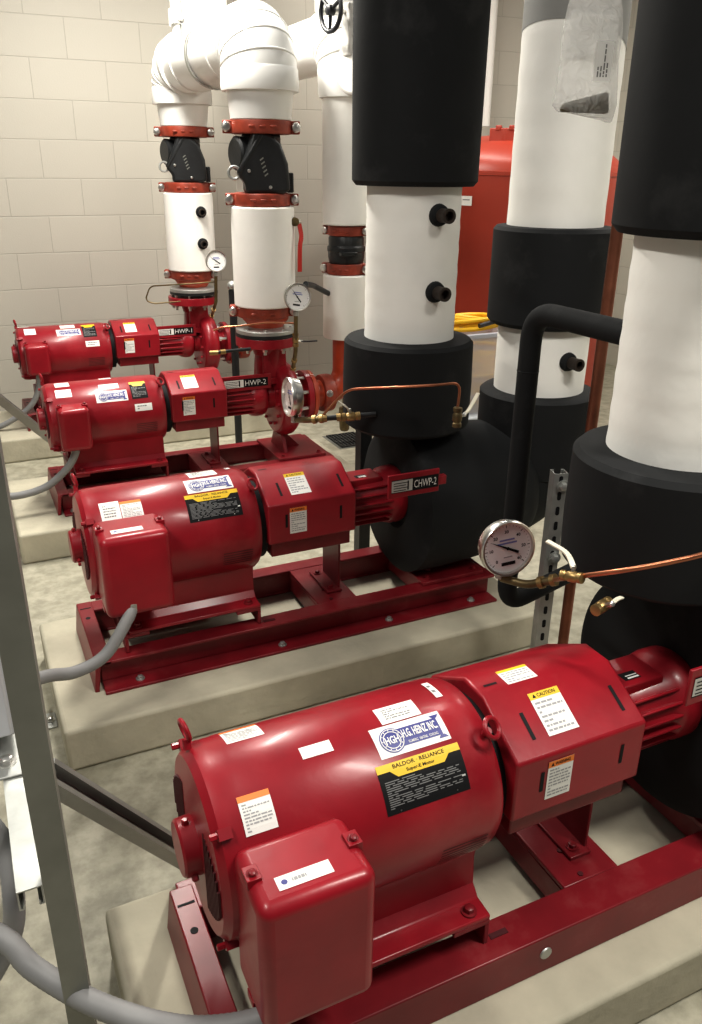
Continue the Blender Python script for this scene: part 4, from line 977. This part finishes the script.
def coil(c, rx, ry, turns, z, dz, r, label, seed):
    rnd = random.Random(seed); pts = []; N = int(turns*14)
    for i in range(N):
        a = 2*PI*i/14; k = 1+.16*math.sin(a*.37+seed)+rnd.uniform(-.03, .03)
        pts.append((c[0]+rx*k*math.cos(a), c[1]+ry*k*math.sin(a), z+dz*i/N+.018*math.sin(a*.73+seed)))
    mb = MB(); mb.tube(spline(pts, 3), r, 'cord', 8); return tag(mb.build('extension_cord', None, (c[0], c[1], z)), label, 'cord')
coil((cx_, cy_), .15, .095, 12, .47, .27, .010, 'yellow cord coiled inside the clear bin', 1)
coil((cx_-.02, cy_-.02), .15, .10, 5, .865, .035, .011, 'yellow cord lying in loops on top of the clear bin', 4)
mb = MB(); mb.tube(spline([(cx_-.08, cy_-.16, .885), (cx_+.06, cy_-.15, .905), (cx_+.16, cy_-.10, .885), (cx_+.18, cy_+.06, .89)], 6), .012, 'handle_black', 10)
tag(mb.build('black_cord', None, (cx_, cy_-.15, .885)), 'short black cord across the yellow loops on the bin', 'cord')

# ------------------------------------------------------------------ hanging plastic bag
bu = Vector((.85, -.52, 0)).normalized(); bn = Vector((-.52, -.85, 0)).normalized(); bc = Vector((1.285, 1.555, 1.728)); base = tuple(bc)
root = thing('plastic_bag', 'clear plastic bag of metal bits hanging beside the black foam sleeve', 'bag', base)
Wd = [(.0, .062), (.02, .068), (.06, .064), (.10, .060), (.15, .062), (.20, .056), (.25, .040), (.31, .018), (.36, .006), (.80, .004)]
V = []; Fc = []; n = 20; rnd = random.Random(3)
for j, (z, w_) in enumerate(Wd):
    th = .004+.024*math.exp(-((z-.05)/.10)**2) if z < .3 else .006
    for i in range(n):
        a = 2*PI*i/n; cr = 1+.10*math.sin(5*a+z*40)
        V.append(bc+bu*(w_*math.cos(a))+bn*(th*math.sin(a)*cr)+Vector((0, -.21*max(0, (z-.3)/.5), 0))+Vector((0, 0, z+.004*math.sin(3*a+z*25)-(.012*math.cos(a) if j == 0 else 0))))
for j in range(len(Wd)-1):
    for i in range(n): q = (i+1) % n; Fc.append((j*n+i, j*n+q, (j+1)*n+q, (j+1)*n+i))
Fc.append(tuple(range(n))); mb = MB(); mb.add(V, Fc, 'bag'); mb.build('bag_film', root, base, sharp=70)
mb = MB(); mb.prism([(-.052, .006), (.052, .002), (.046, .045), (-.048, .022)], bc-bn*.010, bu, (0, 0, 1), bn, .022, 'sediment'); mb.build('metal_bits', root, base, bevel=.006)
mb = MB(); mb.prism([(-.058, .105), (.055, .10), (.050, .185), (-.046, .19)], bc-bn*.002, bu, (0, 0, 1), bn, .003, 'bag_paper'); mb.build('paper_sheet', root, base)
fn = lambda u, v, h: bc+bu*u+Vector((0, 0, v))+bn*(.0300+h)
mb = MB(); mb.patch(fn, .006, .042, .062, .135, 0, 'bag_paper', 1, 1); lines_block(mb, lambda u, v, h: fn(v, u, h), .070, .130, .012, .036, 4, .0006, 'pale_ink', rnd); mb.build('paper_tag', root, base, smooth=False)
#@@MISC>
# ------------------------------------------------------------------ camera
pitch, yaw, roll, fpx = math.radians(23.0996), math.radians(25.4924), math.radians(.6872), 816.42
F = Vector((math.sin(yaw)*math.cos(pitch), math.cos(yaw)*math.cos(pitch), -math.sin(pitch)))
r0 = Vector((math.cos(yaw), -math.sin(yaw), 0)); u0 = r0.cross(F)
r = r0*math.cos(roll)+u0*math.sin(roll); u = r.cross(F)
cd = bpy.data.cameras.new('camera'); cam = bpy.data.objects.new('camera', cd); COL.objects.link(cam)
cam.matrix_world = Matrix(((r.x, u.x, -F.x, 0), (r.y, u.y, -F.y, 0), (r.z, u.z, -F.z, 1.626), (0, 0, 0, 1)))
cd.sensor_fit = 'VERTICAL'; cd.sensor_height = 36; cd.sensor_width = 36*702/1024; cd.lens = fpx/1024*36; cd.clip_start = .02
scene.camera = cam

# ------------------------------------------------------------------ light
def area(name, loc, rot, sx, sy, power, col=(1, .96, .88)):
    l = bpy.data.lights.new(name, 'AREA'); l.shape = 'RECTANGLE'; l.size = sx; l.size_y = sy; l.energy = power; l.color = col
    o = bpy.data.objects.new(name, l); COL.objects.link(o); o.location = loc; o.rotation_euler = rot; return o
area('ceiling_strip_or_fill', (.78, 4.05, 3.05), (0, 0, math.radians(-25)), .16, 1.4, 98)
area('ceiling_strip_or_fill', (1.55, .08, 3.1), (0, 0, math.radians(38)), .16, 1.2, 66)
area('ceiling_strip_or_fill', (-1.0, 1.35, 3.2), (0, 0, 0), .16, 1.4, 62)
area('ceiling_strip_or_fill', (4.0, 3.0, 3.2), (0, 0, 0), .16, 1.4, 60)  # added fill to brighten the right wall, not a known fixture
area('ceiling_strip_or_fill', (2.7, 4.7, 3.2), (0, 0, 0), .16, 1.3, 26)  # fill lamp added to lift the back right wall and tank
w = bpy.data.worlds.new('world'); scene.world = w; w.use_nodes = True
nt = w.node_tree; tc = nt.nodes.new('ShaderNodeTexCoord'); sp = nt.nodes.new('ShaderNodeSeparateXYZ'); rm = nt.nodes.new('ShaderNodeValToRGB')
nt.links.new(tc.outputs['Generated'], sp.inputs[0]); nt.links.new(sp.outputs['Z'], rm.inputs['Fac']); nt.links.new(rm.outputs['Color'], nt.nodes['Background'].inputs[0])
rm.color_ramp.elements[0].position = .30; rm.color_ramp.elements[0].color = (.16, .155, .15, 1)
rm.color_ramp.elements[1].position = .75; rm.color_ramp.elements[1].color = (1, .99, .96, 1)
nt.nodes['Background'].inputs[1].default_value = .30
scene.view_settings.view_transform = 'Standard'; scene.view_settings.look = 'None'; scene.view_settings.exposure = .24; scene.view_settings.gamma = .88
